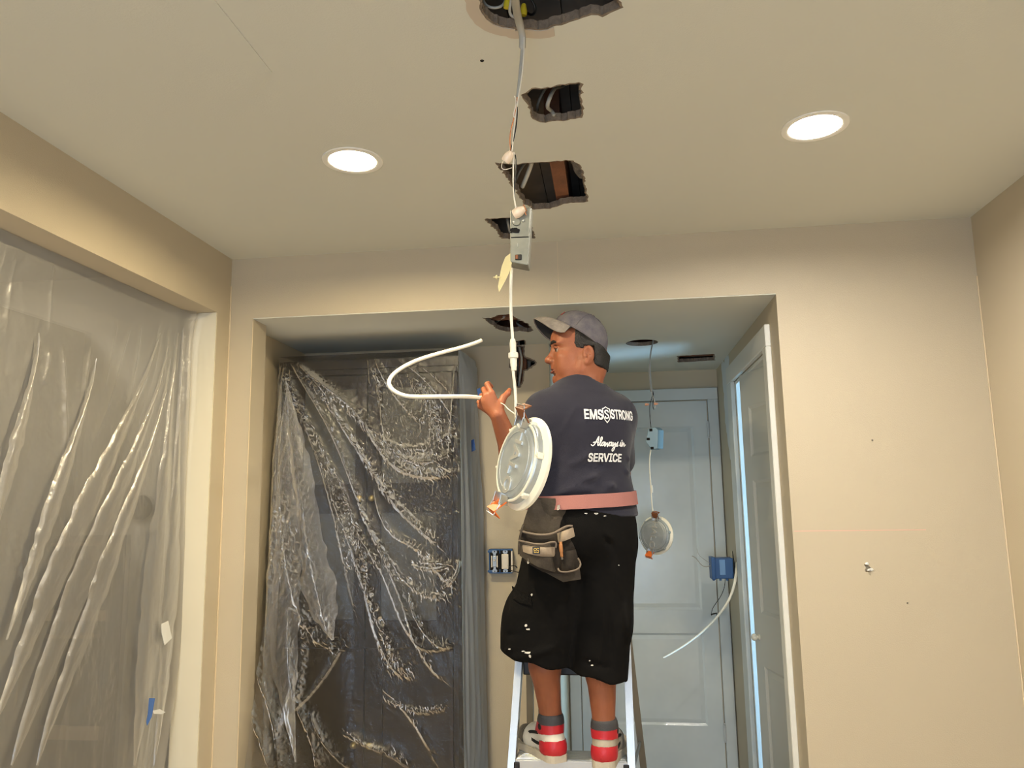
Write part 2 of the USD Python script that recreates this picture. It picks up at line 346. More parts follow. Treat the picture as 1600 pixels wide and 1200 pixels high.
# ---- doors
def panel_door(name, W, H, panels, m, T=.036, field_raise=.004, label=None):
    """local: x across, z up, front face at y=0 (towards -y). A leaf recessed at its panels, each panel a raised field of its own."""
    t = sthing(name, label); rec = .009
    pol = sbox(0, 0, W, H); cuts = [sbox(a, b, c, d) for a, b, c, d in panels]
    parts = [('leaf', ext_xz(pol.difference(unary_union(cuts)), 0, rec)), ('leaf_back', bx(0, W, rec, T, 0, H))]
    for a, b, c, d in panels:
        i, j = .012, .034
        v = [(a, 0+.0005, b), (c, .0005, b), (c, .0005, d), (a, .0005, d)]
        def ring(o, y): return [(a+o, y, b+o), (c-o, y, b+o), (c-o, y, d-o), (a+o, y, d-o)]
        V = ring(0, .001)+ring(i, rec-.001)+ring(j, rec-field_raise-.001); F = []
        for r in range(2):
            for k in range(4):
                q = [r*4+k, r*4+(k+1) % 4, (r+1)*4+(k+1) % 4, (r+1)*4+k]; F += [[q[0], q[1], q[2]], [q[0], q[2], q[3]]]
        F += [[8, 9, 10], [8, 10, 11]]
        parts.append(('panel', trimesh.Trimesh(V, F, process=False)))
    return t, parts
def place_parts(t, parts, m, o, ax, ay):
    for n, g in parts: obj(n, frame(g, o, ax, ay, (0, 0, 1)), m, t)
# far door: wide, two panels over one lock rail
d1, parts = panel_door('door_1', .785, 2.08, [(.13, .875, .700, 1.93), (.13, .245, .700, .745)], 'door_white')
place_parts(d1, parts, 'door_white', (-.207, D2-.018, FZ+.008), (1, 0, 0), (0, 1, 0))
def hinge(z):
    return cat_([frame(trimesh.creation.cylinder(.0062, .085, sections=12), (.5815, D2-.026, z), (1, 0, 0), (0, 1, 0), (0, 0, 1))]+[frame(trimesh.creation.icosphere(1, .006), (.5815, D2-.026, z+s*.047), (1, 0, 0), (0, 1, 0), (0, 0, 1)) for s in (-1, 1)]+[bx(.572, .591, D2-.0245, D2-.0225, z-.042, z+.042)])
mat('hinge_paint', (196, 200, 200), .3)
for z in (1.855, .16): obj('hinge', hinge(z), 'hinge_paint', d1, smooth=40)
# side door: narrow six-panel leaf standing ajar
a0, a1 = np.array([.628, 3.775]), np.array([.742, 3.215]); ax = np.r_[unit(a1-a0), 0]; ay = np.array([-ax[1], ax[0], 0]) if -ax[1] > 0 else np.array([ax[1], -ax[0], 0])
W = float(np.linalg.norm(a1-a0))
d2, parts = panel_door('door_2', W, 2.08, [(.09, 1.69, W-.09, 1.92), (.09, .99, W-.09, 1.58), (.09, .20, W-.09, .76)], 'closet_white')
if np.dot(ay, [1, 0, 0]) < 0: ay = -ay
place_parts(d2, parts, 'closet_white', (a0[0], a0[1], FZ+.01), ax, ay)
kn = lathe([(0, .034), (.008, .034), (.014, .030), (.0165, .023), (.014, .016), (.008, .012), (.007, .006), (.013, .004), (.013, 0), (0, 0)], 24)
mat('knob_white', (226, 222, 206), .2)
ko = np.array([a0[0], a0[1], .83])+ax*.05
obj('knob', frame(kn, ko, ax, (0, 0, 1), -ay), 'knob_white', d2, smooth=40)

# ---- wall marks
an = thing('wall_anchor', 'broken screw anchors in torn plaster on the wall right of the opening', 'wall anchor')
for k, (dx, dz, a) in enumerate(((-.004, .012, 1.0), (.002, -.010, .4), (.009, -.0075, -.3))):
    c = np.array([.899+dx, D, 1.193+dz]); dd = unit([math.sin(a)*.8, -1, .3*math.cos(a*3)])
    obj('screw_stub', tube([c-dd*.012, c+dd*.009], [.0028, .0024], 8), 'screw_metal', an)
    obj('plaster_chip', lump(c+np.array([.004, -.001, .004]), (.007, .003, .005), k), 'trim_white', an)
def nail(p, label, r=.0035):
    tag(obj('nail', frame(lathe([(0, .003), (r*.7, .003), (r, .0012), (r, -.01), (0, -.01)], 14), p, (1, 0, 0), (0, 0, 1), (0, -1, 0)), 'screw_metal'), label, 'nail')
nail((.954, D, 1.651), 'small nail in the right part of the front wall, higher of two')
nail((1.025, D, 1.073), 'small dark nail in the right part of the front wall, lower of two', .003)
tag(obj('ceiling_screw', frame(lathe([(0, .002), (.003, .002), (.005, 0), (.005, -.01), (0, -.01)], 14), (-.268, 1.669, ZC), (1, 0, 0), (0, -1, 0), (0, 0, -1)), 'hole_black'), 'tiny dark screw head in the ceiling left of the hanging cables', 'screw')
tag(obj('painted_laser_line', bx(.655, 1.11, D-.0006, D+.001, 1.3255, 1.328), 'laser_pink'), 'faint pink laser line painted as a strip across the wall right of the opening', 'painted laser line')  # horizontal laser light painted as a thin pink strip
tag(obj('painted_laser_line', bx(-.181, -.1795, D-.0006, D+.001, 2.225, 2.474), 'caulk'), 'faint pale laser line painted as a strip on the wall above the opening', 'painted laser line')  # vertical laser light painted as a thin strip in the caulk colour
# ---------------------------------------------------------------- ceiling lights
def emit(name, c, p):
    MATS[name] = usdkit.material(stage, '/World/Looks/'+name, {'e': ('emission', dict(color=c, strength=p))}, [], surface='e.emission')
emit('led_warm', LED_LEFT, LED_POWER); emit('led_neutral', LED_RIGHT, LED_POWER)
mat('lamp_white', (236, 234, 226), .35)
for k, (x, y) in enumerate(lamp_spots):
    t = thing('ceiling_light', ['glowing warm round recessed ceiling light, left of the ceiling holes', 'glowing neutral white round recessed ceiling light, right of the ceiling holes',
                                'round recessed ceiling light behind the camera, left side', 'round recessed ceiling light behind the camera, right side'][k], 'ceiling light', 'recessed ceiling lights')
    o = ((x, y, ZC), (1, 0, 0), (0, 1, 0), (0, 0, 1))
    obj('trim_ring', frame(lathe([(.071, .002), (.071, -.002), (.078, -.0045), (.090, -.003), (.0915, -.0002), (.082, .0)], 64), *o), 'lamp_white', t, smooth=40)
    obj('reflector', frame(lathe([(.0715, 0), (.068, .016), (.07, .03), (.08, .03), (.08, .0), (.0715, 0)], 64), *o), 'lamp_white', t, smooth=40)
    obj('lens', frame(lathe([(0, .011), (.068, .011), (.068, .015), (0, .015)], 48), *o), 'led_warm' if x < 0 else 'led_neutral', t, label='glowing lens')

# ---------------------------------------------------------------- the room behind the left opening
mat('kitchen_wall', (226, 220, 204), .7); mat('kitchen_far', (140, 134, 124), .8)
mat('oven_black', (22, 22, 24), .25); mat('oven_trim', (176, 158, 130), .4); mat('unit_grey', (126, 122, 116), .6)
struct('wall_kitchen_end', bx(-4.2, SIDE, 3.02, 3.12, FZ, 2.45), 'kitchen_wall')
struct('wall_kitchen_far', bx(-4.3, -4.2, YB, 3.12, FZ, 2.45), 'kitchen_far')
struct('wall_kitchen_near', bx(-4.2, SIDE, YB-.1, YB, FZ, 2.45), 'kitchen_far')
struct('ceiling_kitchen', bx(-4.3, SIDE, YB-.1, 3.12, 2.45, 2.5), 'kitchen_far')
tc = thing('tall_cabinet', 'tall grey cabinet dimly seen behind the left plastic sheet', 'cabinet')
obj('carcass', cat_([rbx(-3.2, -2.235, 2.38, 3.015, FZ, 2.2)]), 'unit_grey', tc)
obj('door', rbx(-3.18, -2.73, 2.36, 2.379, .1, 2.15), 'unit_grey', tc); obj('door', rbx(-2.71, -2.26, 2.36, 2.379, .1, 2.15), 'unit_grey', tc)
for x in (-2.76, -2.68): obj('handle', tube([(x, 2.36, 1.0), (x, 2.34, 1.0), (x, 2.34, 1.2), (x, 2.36, 1.2)], .005, 8), 'screw_metal', tc)
wo = thing('wall_oven', 'black double oven with pale trim strips blurred behind the left plastic sheet', 'oven')
obj('body', rbx(-2.225, -1.985, 2.90, 3.015, FZ, 1.34), 'oven_black', wo)
for z0, z1 in ((1.015, 1.055), (.575, .625)): obj('trim_strip', rbx(-2.23, -1.98, 2.885, 2.902, z0, z1), 'oven_trim', wo)
for z0, z1 in ((1.06, 1.33), (.63, 1.01)): obj('oven_door', rbx(-2.22, -1.99, 2.888, 2.8995, z0, z1), 'oven_black', wo)
for z in (1.31, .96): obj('handle', tube([(-2.20, 2.889, z), (-2.20, 2.86, z), (-2.02, 2.86, z), (-2.02, 2.889, z)], .007, 8), 'oven_trim', wo)
wc = thing('wall_dial', 'dark round dial on the pale wall behind the left plastic sheet', 'thermostat')
obj('case', frame(lathe([(0, .03), (.040, .03), (.049, .022), (.051, 0), (0, 0)], 40), (-1.935, 3.02, 1.45), (1, 0, 0), (0, 0, 1), (0, -1, 0)), 'oven_black', wc, smooth=40)
obj('face', frame(lathe([(0, .034), (.03, .034), (.036, .029), (0, .029)], 40), (-1.935, 3.02, 1.45), (1, 0, 0), (0, 0, 1), (0, -1, 0)), mat('dial_face', (44, 46, 50), .3), wc)

kl = thing('ceiling_light', 'unseen round ceiling light added to brighten the room behind the left plastic sheet', 'ceiling light', 'recessed ceiling lights')  # unseen lamp added to brighten the end wall and the milky sheet
obj('trim_ring', frame(lathe([(.071, .002), (.071, -.002), (.078, -.0045), (.090, -.003), (.0915, -.0002), (.082, .0)], 48), (-2.45, 1.9, 2.449), (1, 0, 0), (0, 1, 0), (0, 0, 1)), 'lamp_white', kl, smooth=40)
emit('led_kitchen_added', (1., .95, .86), 260.)
obj('lens', frame(lathe([(0, -.001), (.070, -.001), (.070, .0005), (0, .0005)], 40), (-2.45, 1.9, 2.449), (1, 0, 0), (0, 1, 0), (0, 0, 1)), 'led_kitchen_added', kl, label='glowing lens')
# ---------------------------------------------------------------- dark dresser in the hall nook
mat('cabinet_brown', (40, 34, 30), .45, spec=.25, bump=(30., .0006)); mat('brass', (196, 176, 120), .3, .75)
MATS['cab_glass'] = usdkit.material(stage, '/World/Looks/cab_glass', {'p': ('principled_bsdf', dict(base_color=(.075, .072, .062), roughness=.2, specular_ior_level=.5))}, [], surface='p.BSDF')
cb = thing('dresser', 'dark brown dresser with glass upper doors under clear plastic in the hall nook', 'cabinet')
C0, C1, CY, CT = -1.492, -.675, 3.37, 2.105
obj('carcass', cat_([bx(C0, C1, CY+.022, D3-.004, .06, CT-.03)]), 'cabinet_brown', cb)
obj('cornice', cat_([rbx(C0-.012, C1+.014, CY-.012, D3-.004, CT-.045, CT), rbx(C0-.004, C1+.006, CY-.004, D3-.004, CT-.07, CT-.04)]), 'cabinet_brown', cb)
obj('plinth', bx(C0+.01, C1-.01, CY+.03, D3-.02, FZ, .06), 'cabinet_brown', cb)
def rail_door(x0, x1, z0, z1, panes, glass):
    p = sbox(x0, z0, x1, z1).difference(unary_union([sbox(*q) for q in panes]))
    d = obj('door', ext_xz(p, CY, CY+.02), 'cabinet_brown', cb)
    for q in panes:
        obj('pane' if glass else 'panel', rbx(q[0]-.004, q[2]+.004, CY+.010, CY+.016, q[1]-.004, q[3]+.004, .002, 6), 'cab_glass' if glass else 'cabinet_brown', d, label='glass pane' if glass else None)
    return d
XM = -1.082
def knob(x, z, parent):
    obj('knob', frame(lathe([(0, .030), (.008, .029), (.0135, .024), (.015, .018), (.0125, .012), (.006, .009), (.006, 0), (0, 0)], 20), (x, CY, z), (1, 0, 0), (0, 0, 1), (0, -1, 0)), 'brass', parent, smooth=40, label='brass knob')
ud = [rail_door(C0+.02, XM-.004, .87, 2.03, [(C0+.11, 1.54, XM-.055, 1.97), (C0+.11, .95, XM-.055, 1.41)], True),
      rail_door(XM+.004, C1-.02, .87, 2.03, [(XM+.065, 1.54, C1-.09, 1.97), (XM+.065, .95, C1-.09, 1.41)], True)]
knob(XM-.028, 1.475, ud[0]); knob(XM+.028, 1.475, ud[1])
ld = [rail_door(C0+.02, XM-.004, .09, .83, [(C0+.10, .17, XM-.08, .75)], False), rail_door(XM+.004, C1-.02, .09, .83, [(XM+.08, .17, C1-.10, .75)], False)]
knob(XM-.04, .44, ld[0]); knob(XM+.03, .44, ld[1])

# ---------------------------------------------------------------- plastic sheets
def film(name, clear, diff, rough, dcol, gcol=(1, 1, 1), gl=.12, bump=None, haze=0., fr=1., crease=None):
    """thin polythene: part of the light passes straight, part is scattered, part is mirrored by the folds"""
    n = {'t': ('transparent_bsdf', dict(color=(.97, .97, .97))), 'd': ('diffuse_bsdf', dict(color=lin(dcol))), 'tl': ('translucent_bsdf', dict(color=lin(dcol))),
         'm1': ('mix_closure', dict(fac=.45)), 'm2': ('mix_closure', dict(fac=diff)), 'g': ('glossy_bsdf', dict(color=gcol, roughness=rough)),
         'lw': ('fresnel', dict(IOR=1.5)), 'ma': ('math', dict(math_type='multiply_add', value2=fr, value3=gl, use_clamp=True)), 'm3': ('mix_closure', {}),
         'tc': ('texture_coordinate', {}), 'nb': ('noise_texture', dict(scale=bump[0], detail=4., roughness=.6)), 'b': ('bump', dict(strength=1., distance=bump[1]))}
    L = [('d.BSDF', 'm1.closure1'), ('tl.BSDF', 'm1.closure2'), ('t.BSDF', 'm2.closure1'), ('m1.closure', 'm2.closure2'),
         ('lw.fac', 'ma.value1'), ('ma.value', 'm3.fac'), ('m2.closure', 'm3.closure1'), ('g.BSDF', 'm3.closure2'),
         ('tc.object', 'nb.vector'), ('nb.fac', 'b.height'), ('b.normal', 'g.normal')]
    if haze:   # thicker, creased film scatters more
        n['r'] = ('refraction_bsdf', dict(color=(.95, .95, .95), roughness=haze, IOR=1.02)); n['m4'] = ('mix_closure', dict(fac=.3))
        L.remove(('t.BSDF', 'm2.closure1')); L += [('t.BSDF', 'm4.closure1'), ('r.BSDF', 'm4.closure2'), ('m4.closure', 'm2.closure1')]
    if crease:  # both faces of a creased film turn mirror-like where it tilts away
        n['lf'] = ('layer_weight', dict(blend=.5)); n['cr'] = ('rgb_ramp', dict(ramp=[(a, (b,)*3) for a, b in crease]))
        L.remove(('ma.value', 'm3.fac')); L += [('lf.facing', 'cr.fac'), ('cr.color', 'm3.fac')]
    MATS[name] = usdkit.material(stage, '/World/Looks/'+name, n, L, surface='m3.closure')
CRS = [(0, .03), (.06, .045), (.14, .12), (.24, .5), (.34, .9), (1, .95)]
film('film_clear', 0, .020, .20, (200, 186, 166), bump=(46., .004), crease=CRS)
film('film_fold', 0, .03, .24, (196, 182, 164), bump=(60., .006), crease=[(0, .07), (.05, .10), (.12, .3), (.22, .75), (.34, .92), (1, .95)])
film('film_gathered', 0, .12, .25, (196, 184, 168), bump=(60., .006), crease=[(0, .07), (.05, .10), (.12, .3), (.22, .75), (.34, .92), (1, .95)])
film('film_milky', 0, .44, .34, (196, 191, 180), gl=.02, bump=(18., .006), haze=.10, fr=2.)
film('film_layer', 0, .26, .32, (206, 198, 182), gl=.03, bump=(20., .006), fr=2.)
film('film_daylit_blue', 0, .74, .26, (212, 218, 226), gl=.01, bump=(30., .006), fr=.15)  # same sheet, with the blue daylight on its flap put into the colour
def grid_mesh(P):
    """P (n, m, 3) -> mesh, its outside turned towards the room"""
    n, m = P.shape[:2]; i, j = np.meshgrid(np.arange(n-1), np.arange(m-1), indexing='ij'); i, j = i.ravel(), j.ravel()
    F = np.vstack([np.c_[i*m+j, (i+1)*m+j, (i+1)*m+j+1], np.c_[i*m+j, (i+1)*m+j+1, i*m+j+1]])
    m_ = trimesh.Trimesh(P.reshape(-1, 3), F, process=False)
    if (m_.face_normals*m_.area_faces[:, None]).sum(0)@np.array([.9, -1, 0]) < 0: m_.invert()
    return m_
STEEP, WIDE = 1.3, 1.3
def ridge(A, B, line, amp, w0, w1, sharp=1.):
    """height of a fold that follows a polyline in the sheet's own (a, b) coordinates"""
    L = spline(line, 60); d2 = np.full(A.shape, 1e9); tt = np.zeros_like(A); sg = np.zeros_like(A)
    for k in range(len(L)-1):
        e = L[k+1]-L[k]; t = np.clip(((A-L[k, 0])*e[0]+(B-L[k, 1])*e[1])/(e@e+1e-12), 0, 1)
        q = (A-L[k, 0]-t*e[0])**2+(B-L[k, 1]-t*e[1])**2; m = q < d2; d2[m] = q[m]; tt[m] = ((k+t)/(len(L)-1))[m]; sg[m] = (e[0]*(B-L[k, 1])-e[1]*(A-L[k, 0]))[m]
    w = (w0+(w1-w0)*tt)*np.where(sg > 0, WIDE, STEEP); f = np.exp(-(np.sqrt(d2)/w)**(1.15*sharp)); end = np.clip(np.minimum(tt, 1-tt)*9, 0.0, 1)
    return amp*f*(.25+.75*end)
# left sheet: hung behind the header, gathered towards the floor at its left
ys = np.r_[np.linspace(.40, 1.5, 120, endpoint=False), np.linspace(1.5, 2.858, 430)]; zs = np.linspace(2.2225, FZ+.003, 420); Yg, Zg = np.meshgrid(ys, zs, indexing='ij')
H = np.zeros_like(Yg)
def L_(pts): return [at(px, py, 'x', SIDE)[1:] for px, py in pts]
left_folds = [([(252, 505), (238, 560), (196, 640), (150, 730), (90, 860), (40, 980), (-10, 1100)], .030, .012, .030), ([(262, 505), (225, 640), (175, 760), (120, 880), (70, 1010), (30, 1130), (10, 1200)], .036, .010, .030),
    ([(256, 500), (232, 590), (196, 690), (150, 790), (100, 900), (50, 1030), (0, 1160)], .026, .008, .02), ([(268, 505), (246, 620), (205, 740), (165, 850), (128, 960), (85, 1080), (60, 1200)], .040, .010, .028),
    ([(270, 505), (250, 640), (222, 740), (186, 840), (152, 940), (100, 1080), (75, 1200)], .028, .007, .018), ([(276, 500), (262, 600), (256, 720), (240, 860), (222, 1000), (205, 1120), (190, 1200)], .022, .009, .02),
    ([(283, 495), (270, 640), (262, 780), (246, 950), (234, 1100), (222, 1200)], .026, .008, .016), ([(291, 492), (285, 640), (280, 800), (270, 980), (262, 1200)], .02, .007, .014),
    ([(300, 492), (297, 640), (301, 800), (306, 960), (300, 1080), (276, 1200)], .02, .006, .01), ([(102, 540), (104, 640), (96, 720), (78, 760)], .016, .008, .014), ([(84, 410), (84, 470), (80, 520)], .008, .004, .006),
    ([(12, 384), (6, 420), (-4, 470), (-20, 540)], .024, .006, .012), ([(28, 390), (24, 430), (16, 500), (12, 530)], .022, .008, .014), ([(64, 505), (58, 540), (54, 580)], .018, .007, .010), ([(80, 548), (76, 580), (68, 600)], .016, .006, .01),
    ([(34, 600), (20, 660), (-4, 740)], .02, .008, .02), ([(146, 545), (132, 620), (128, 660)], .013, .006, .01), ([(188, 505), (176, 560), (165, 610)], .010, .005, .01), ([(210, 510), (190, 570), (172, 630), (140, 700)], .014, .006, .014),
    ([(226, 505), (212, 590), (190, 680), (160, 780)], .016, .006, .014), ([(120, 780), (90, 850), (62, 920), (40, 1010)], .022, .008, .016), ([(66, 600), (50, 680), (20, 780), (-20, 890)], .018, .009, .02)]
for ln, a, w0, w1 in left_folds: H += ridge(Yg, Zg, L_(ln), a*(.12 if a > .017 else .40), w0*.9, w1*.9)
P3 = np.stack([Yg*9, Zg*3.2, 0*Yg], -1)
H += .018*(meshkit.fbm(P3, 4, 5)-.5)*np.clip((2.25-Zg)*2, .15, 1)
crk = np.clip(meshkit.fbm(np.stack([Yg*5, Zg*2.4, 0*Yg+4], -1), 3, 8)*3-1.45, 0, 1)
H += .007*crk*(meshkit.fbm(np.stack([Yg*46, Zg*38, 0*Yg], -1), 3, 9)-.5)
belly = .05*np.clip((2.2-Zg)/2.2, 0, 1)**1.2
edge = np.clip((2.846-Yg)/.02, 0, 1)
Xs = SIDE-.012-.02*np.clip((Zg-2.0)*4, 0, 1)*0+H*np.clip((2.222-Zg)*8, 0, 1)+belly*np.clip((2.858-Yg)*5, 0, 1)
sag = np.interp(Zg, [0, .45, .75, 1.0, 1.3, 2.0, 2.25], [-.10, -.075, -.01, .004, 0, -.014, -.018])*np.clip((Yg-2.2)/.646, 0, 1)**2
Xs = Xs+.018*np.clip((Zg-2.10)*9, 0, 1)
Xs = Xs+.036*np.clip((Yg-2.79)/.066, 0, 1)**2
s1 = thing('plastic_sheet', 'milky plastic dust sheet hanging in folds across the left opening', 'plastic sheet')
obj('sheet', grid_mesh(np.stack([Xs, Yg+sag, Zg], -1)), 'film_milky', s1, smooth=True)
TAPER = 42.
def ribbon(px, axis, v, nrm, bulge, seed, crease=.004, n=90, m=17):
    """a doubled fold of the film: px = (x, y, half width) along its length, lying on the plane axis = v"""
    k = spline([(a, b, w_) for a, b, w_ in px], n); d = np.gradient(k[:, :2], axis=0); d /= np.linalg.norm(d, axis=1, keepdims=True); nn = np.c_[-d[:, 1], d[:, 0]]
    vv = np.broadcast_to(v, n) if np.ndim(v) else np.full(n, v); s = np.linspace(-1, 1, m); k[:, 2] *= np.clip(np.minimum(np.arange(n)+1, n-np.arange(n))/TAPER, .04, 1)**.8*(.82+.36*meshkit.noise(np.c_[np.arange(n)*.35, np.full(n, seed*3.7), np.zeros(n)], seed)); P = np.zeros((n, m, 3))
    for i in range(n):
        for j in range(m): P[i, j] = at(k[i, 0]+nn[i, 0]*s[j]*k[i, 2], k[i, 1]+nn[i, 1]*s[j]*k[i, 2], axis, vv[i])
    end = np.clip(np.minimum(np.arange(n), n-1-np.arange(n))/8, 0, 1)[:, None]
    h = bulge*(np.clip(1-np.abs(s)**2.5, 0, 1)*(.55+.45*s))[None]*(.35+.65*end)+crease*(meshkit.fbm(P*np.array([95, 60, 70])+seed*3.3, 3, seed)-.5)*(1-s**4)[None]
    return grid_mesh(P+h[..., None]*np.asarray(nrm, float))
for i, q in enumerate(([(250, 520, 4), (222, 600, 9), (182, 690, 13), (135, 790, 16), (86, 900, 20), (40, 1010, 24), (-8, 1130, 28)], [(262, 540, 4), (232, 650, 10), (192, 750, 14), (145, 860, 18), (98, 980, 22), (52, 1100, 26), (18, 1196, 28)],
        [(266, 560, 4), (246, 660, 7), (214, 760, 10), (176, 860, 13), (134, 980, 16), (92, 1090, 20), (58, 1196, 22)], [(278, 520, 5), (266, 640, 9), (256, 780, 14), (240, 940, 20), (224, 1080, 24), (210, 1196, 26)],
        [(286, 510, 3), (279, 660, 7), (272, 820, 10), (262, 980, 13), (252, 1100, 14), (240, 1196, 12)], [(150, 560, 3), (128, 650, 8), (92, 760, 12), (52, 880, 15), (10, 1000, 18)], [(60, 520, 3), (48, 600, 7), (18, 720, 12), (-16, 860, 16)])):
    obj('doubled_fold', ribbon(q, 'x', SIDE+np.linspace(.004, .052 if i != 6 else .03, 90), (1, 0, 0), .014, i), 'film_layer', s1, smooth=True)
# blue painter's tape and white tape scraps stuck on it
mat('blue_tape', (70, 108, 176), .6); mat('white_tape', (224, 224, 220), .6)
def scrap(name, pts, axis, v, m, label, cat, off=.004, amp=.002):
    c = np.array([at(a, b, axis, v) for a, b in pts]); k = 'xyz'.index(axis); keep = [i for i in range(3) if i != k]
    g = ext(Polygon(c[:, keep]), .0012); V = g.vertices.copy(); W = np.zeros((len(V), 3)); W[:, keep] = V[:, :2]; W[:, k] = v+V[:, 2]+off*np.sin(V[:, 0]*160+V[:, 1]*60)*.5
    m_ = trimesh.Trimesh(W, g.faces, process=False); m_.fix_normals(); return tag(obj(name, m_, m), label, cat)
scrap('painter_tape', [(233, 1091), (241, 1091), (239, 1103), (236, 1120), (230, 1134), (229, 1128), (231, 1115)], 'x', SIDE+.055, 'blue_tape', 'short twisted strip of blue tape low on the left plastic sheet', 'tape')
scrap('tape_scrap', [(239, 1110), (250, 1108), (259, 1113), (252, 1116), (240, 1115)], 'x', SIDE+.055, 'white_tape', 'white tape scrap beside the blue strip on the left plastic sheet', 'tape')
scrap('tape_scrap', [(251, 975), (262, 970), (269, 997), (256, 1008), (252, 990)], 'x', SIDE+.05, 'white_tape', 'white tape patch on the left plastic sheet above the blue strip', 'tape')
scrap('painter_tape', [(736, 688), (741, 686), (743, 703), (737, 706)], 'y', 3.55, 'blue_tape', 'small blue tape piece on the side edge of the plastic over the dresser', 'tape')
scrap('painter_tape', [(745, 608), (750, 606), (752, 617), (747, 619)], 'y', 3.55, 'blue_tape', 'small blue tape piece at the top corner of the plastic over the dresser', 'tape')

# sheet over the dresser: front face, wrapped round the right side
STEEP, WIDE = .45, 2.1
NU, NV = 470, 560
wz = np.linspace(2.125, FZ+.003, NV); Lf = .86; Ls = .40
uu = np.r_[np.linspace(0, Lf, 360, endpoint=False), np.linspace(Lf, Lf+Ls, NU-360)]
Ug, Wg = np.meshgrid(uu, wz, indexing='ij'); tz = np.clip((2.1-Wg)/1.7, 0, 1.25)
XLf = -1.497+.068*np.clip(tz*1.6, 0, 1); YLf = 3.335-.36*tz**1.35
XRc = -.655+.012*tz; fr = np.clip(Ug/Lf, 0, 1)
Xf = XLf+(XRc-XLf)*fr; Yf = 3.335+(YLf-3.335)*np.clip(1-fr/.40, 0, 1)**1.6
sd = np.clip((Ug-Lf)/Ls, 0, 1); flare = .016*np.clip(tz, 0, 1)**.8
Xc = Xf+sd*(.012+flare*np.sin(np.clip(sd*1.35, 0, 1)*np.pi/2)); Yc = Yf+sd*.375
def F_(pts): return [(at(px, py, 'y', 3.335)[0]+1.497, at(px, py, 'y', 3.335)[2]) for px, py in pts]
Ax = Xf+1.497
Hf = np.zeros_like(Ug)
fans = [([(452, 570), (470, 640), (494, 700), (520, 790), (540, 880), (556, 960)], .02, .006, .02), ([(456, 570), (500, 640), (530, 700), (560, 780), (600, 870), (628, 935), (650, 1000), (690, 1060)], .034, .008, .02),
    ([(460, 568), (512, 620), (545, 680), (580, 730), (620, 790), (660, 830), (688, 856)], .030, .007, .022), ([(464, 566), (520, 612), (570, 660), (600, 710), (640, 740), (712, 740)], .034, .008, .026),
    ([(448, 572), (458, 660), (480, 780), (488, 840), (508, 940), (520, 1000)], .024, .008, .02), ([(444, 572), (446, 660), (452, 780), (470, 900), (500, 990), (530, 1014)], .032, .01, .03),
    ([(440, 574), (430, 660), (424, 780), (420, 900), (414, 1010), (404, 1200)], .030, .008, .014), ([(437, 576), (422, 660), (412, 800), (404, 960), (396, 1200)], .026, .006, .01), ([(446, 572), (440, 700), (444, 860), (440, 1000), (452, 1060), (470, 1200)], .028, .008, .016),
    ([(522, 730), (545, 790), (570, 850), (600, 900), (640, 990), (700, 1012)], .024, .006, .018), ([(516, 725), (530, 800), (560, 880), (580, 960), (612, 1040), (640, 1056)], .026, .008, .026),
    ([(585, 770), (620, 840), (650, 858), (690, 900), (714, 920)], .024, .007, .02), ([(586, 560), (605, 600), (636, 640), (660, 660)], .02, .005, .016), ([(610, 556), (660, 590), (706, 650)], .016, .004, .01), ([(630, 555), (680, 590), (712, 625)], .013, .004, .008),
    ([(572, 560), (596, 640), (606, 690), (640, 720), (716, 700)], .022, .006, .02), ([(540, 1140), (580, 1165), (610, 1178), (640, 1200)], .03, .010, .02), ([(500, 1100), (510, 1140), (530, 1180), (548, 1200)], .024, .008, .014),
    ([(482, 1096), (510, 1060), (535, 1012)], .022, .006, .012), ([(470, 940), (476, 1040), (486, 1096), (502, 1150), (504, 1200)], .026, .008, .018), ([(430, 1000), (440, 1080), (460, 1160), (462, 1200)], .022, .008, .014),
    ([(640, 930), (662, 985), (690, 1010), (708, 1008)], .026, .007, .02), ([(690, 920), (712, 900), (718, 870)], .022, .006, .012), ([(600, 1080), (640, 1120), (680, 1190)], .014, .008, .02), ([(712, 560), (706, 640), (700, 720)], .014, .006, .012),
    ([(575, 560), (578, 600)], .01, .004, .006), ([(586, 560), (590, 620)], .01, .004, .006), ([(650, 880), (690, 880), (712, 884)], .016, .006, .012)]
for ln, a, w0, w1 in fans: Hf += ridge(Ax, Wg, F_(ln), a*.72, w0*.8, w1*.8, 1.15)
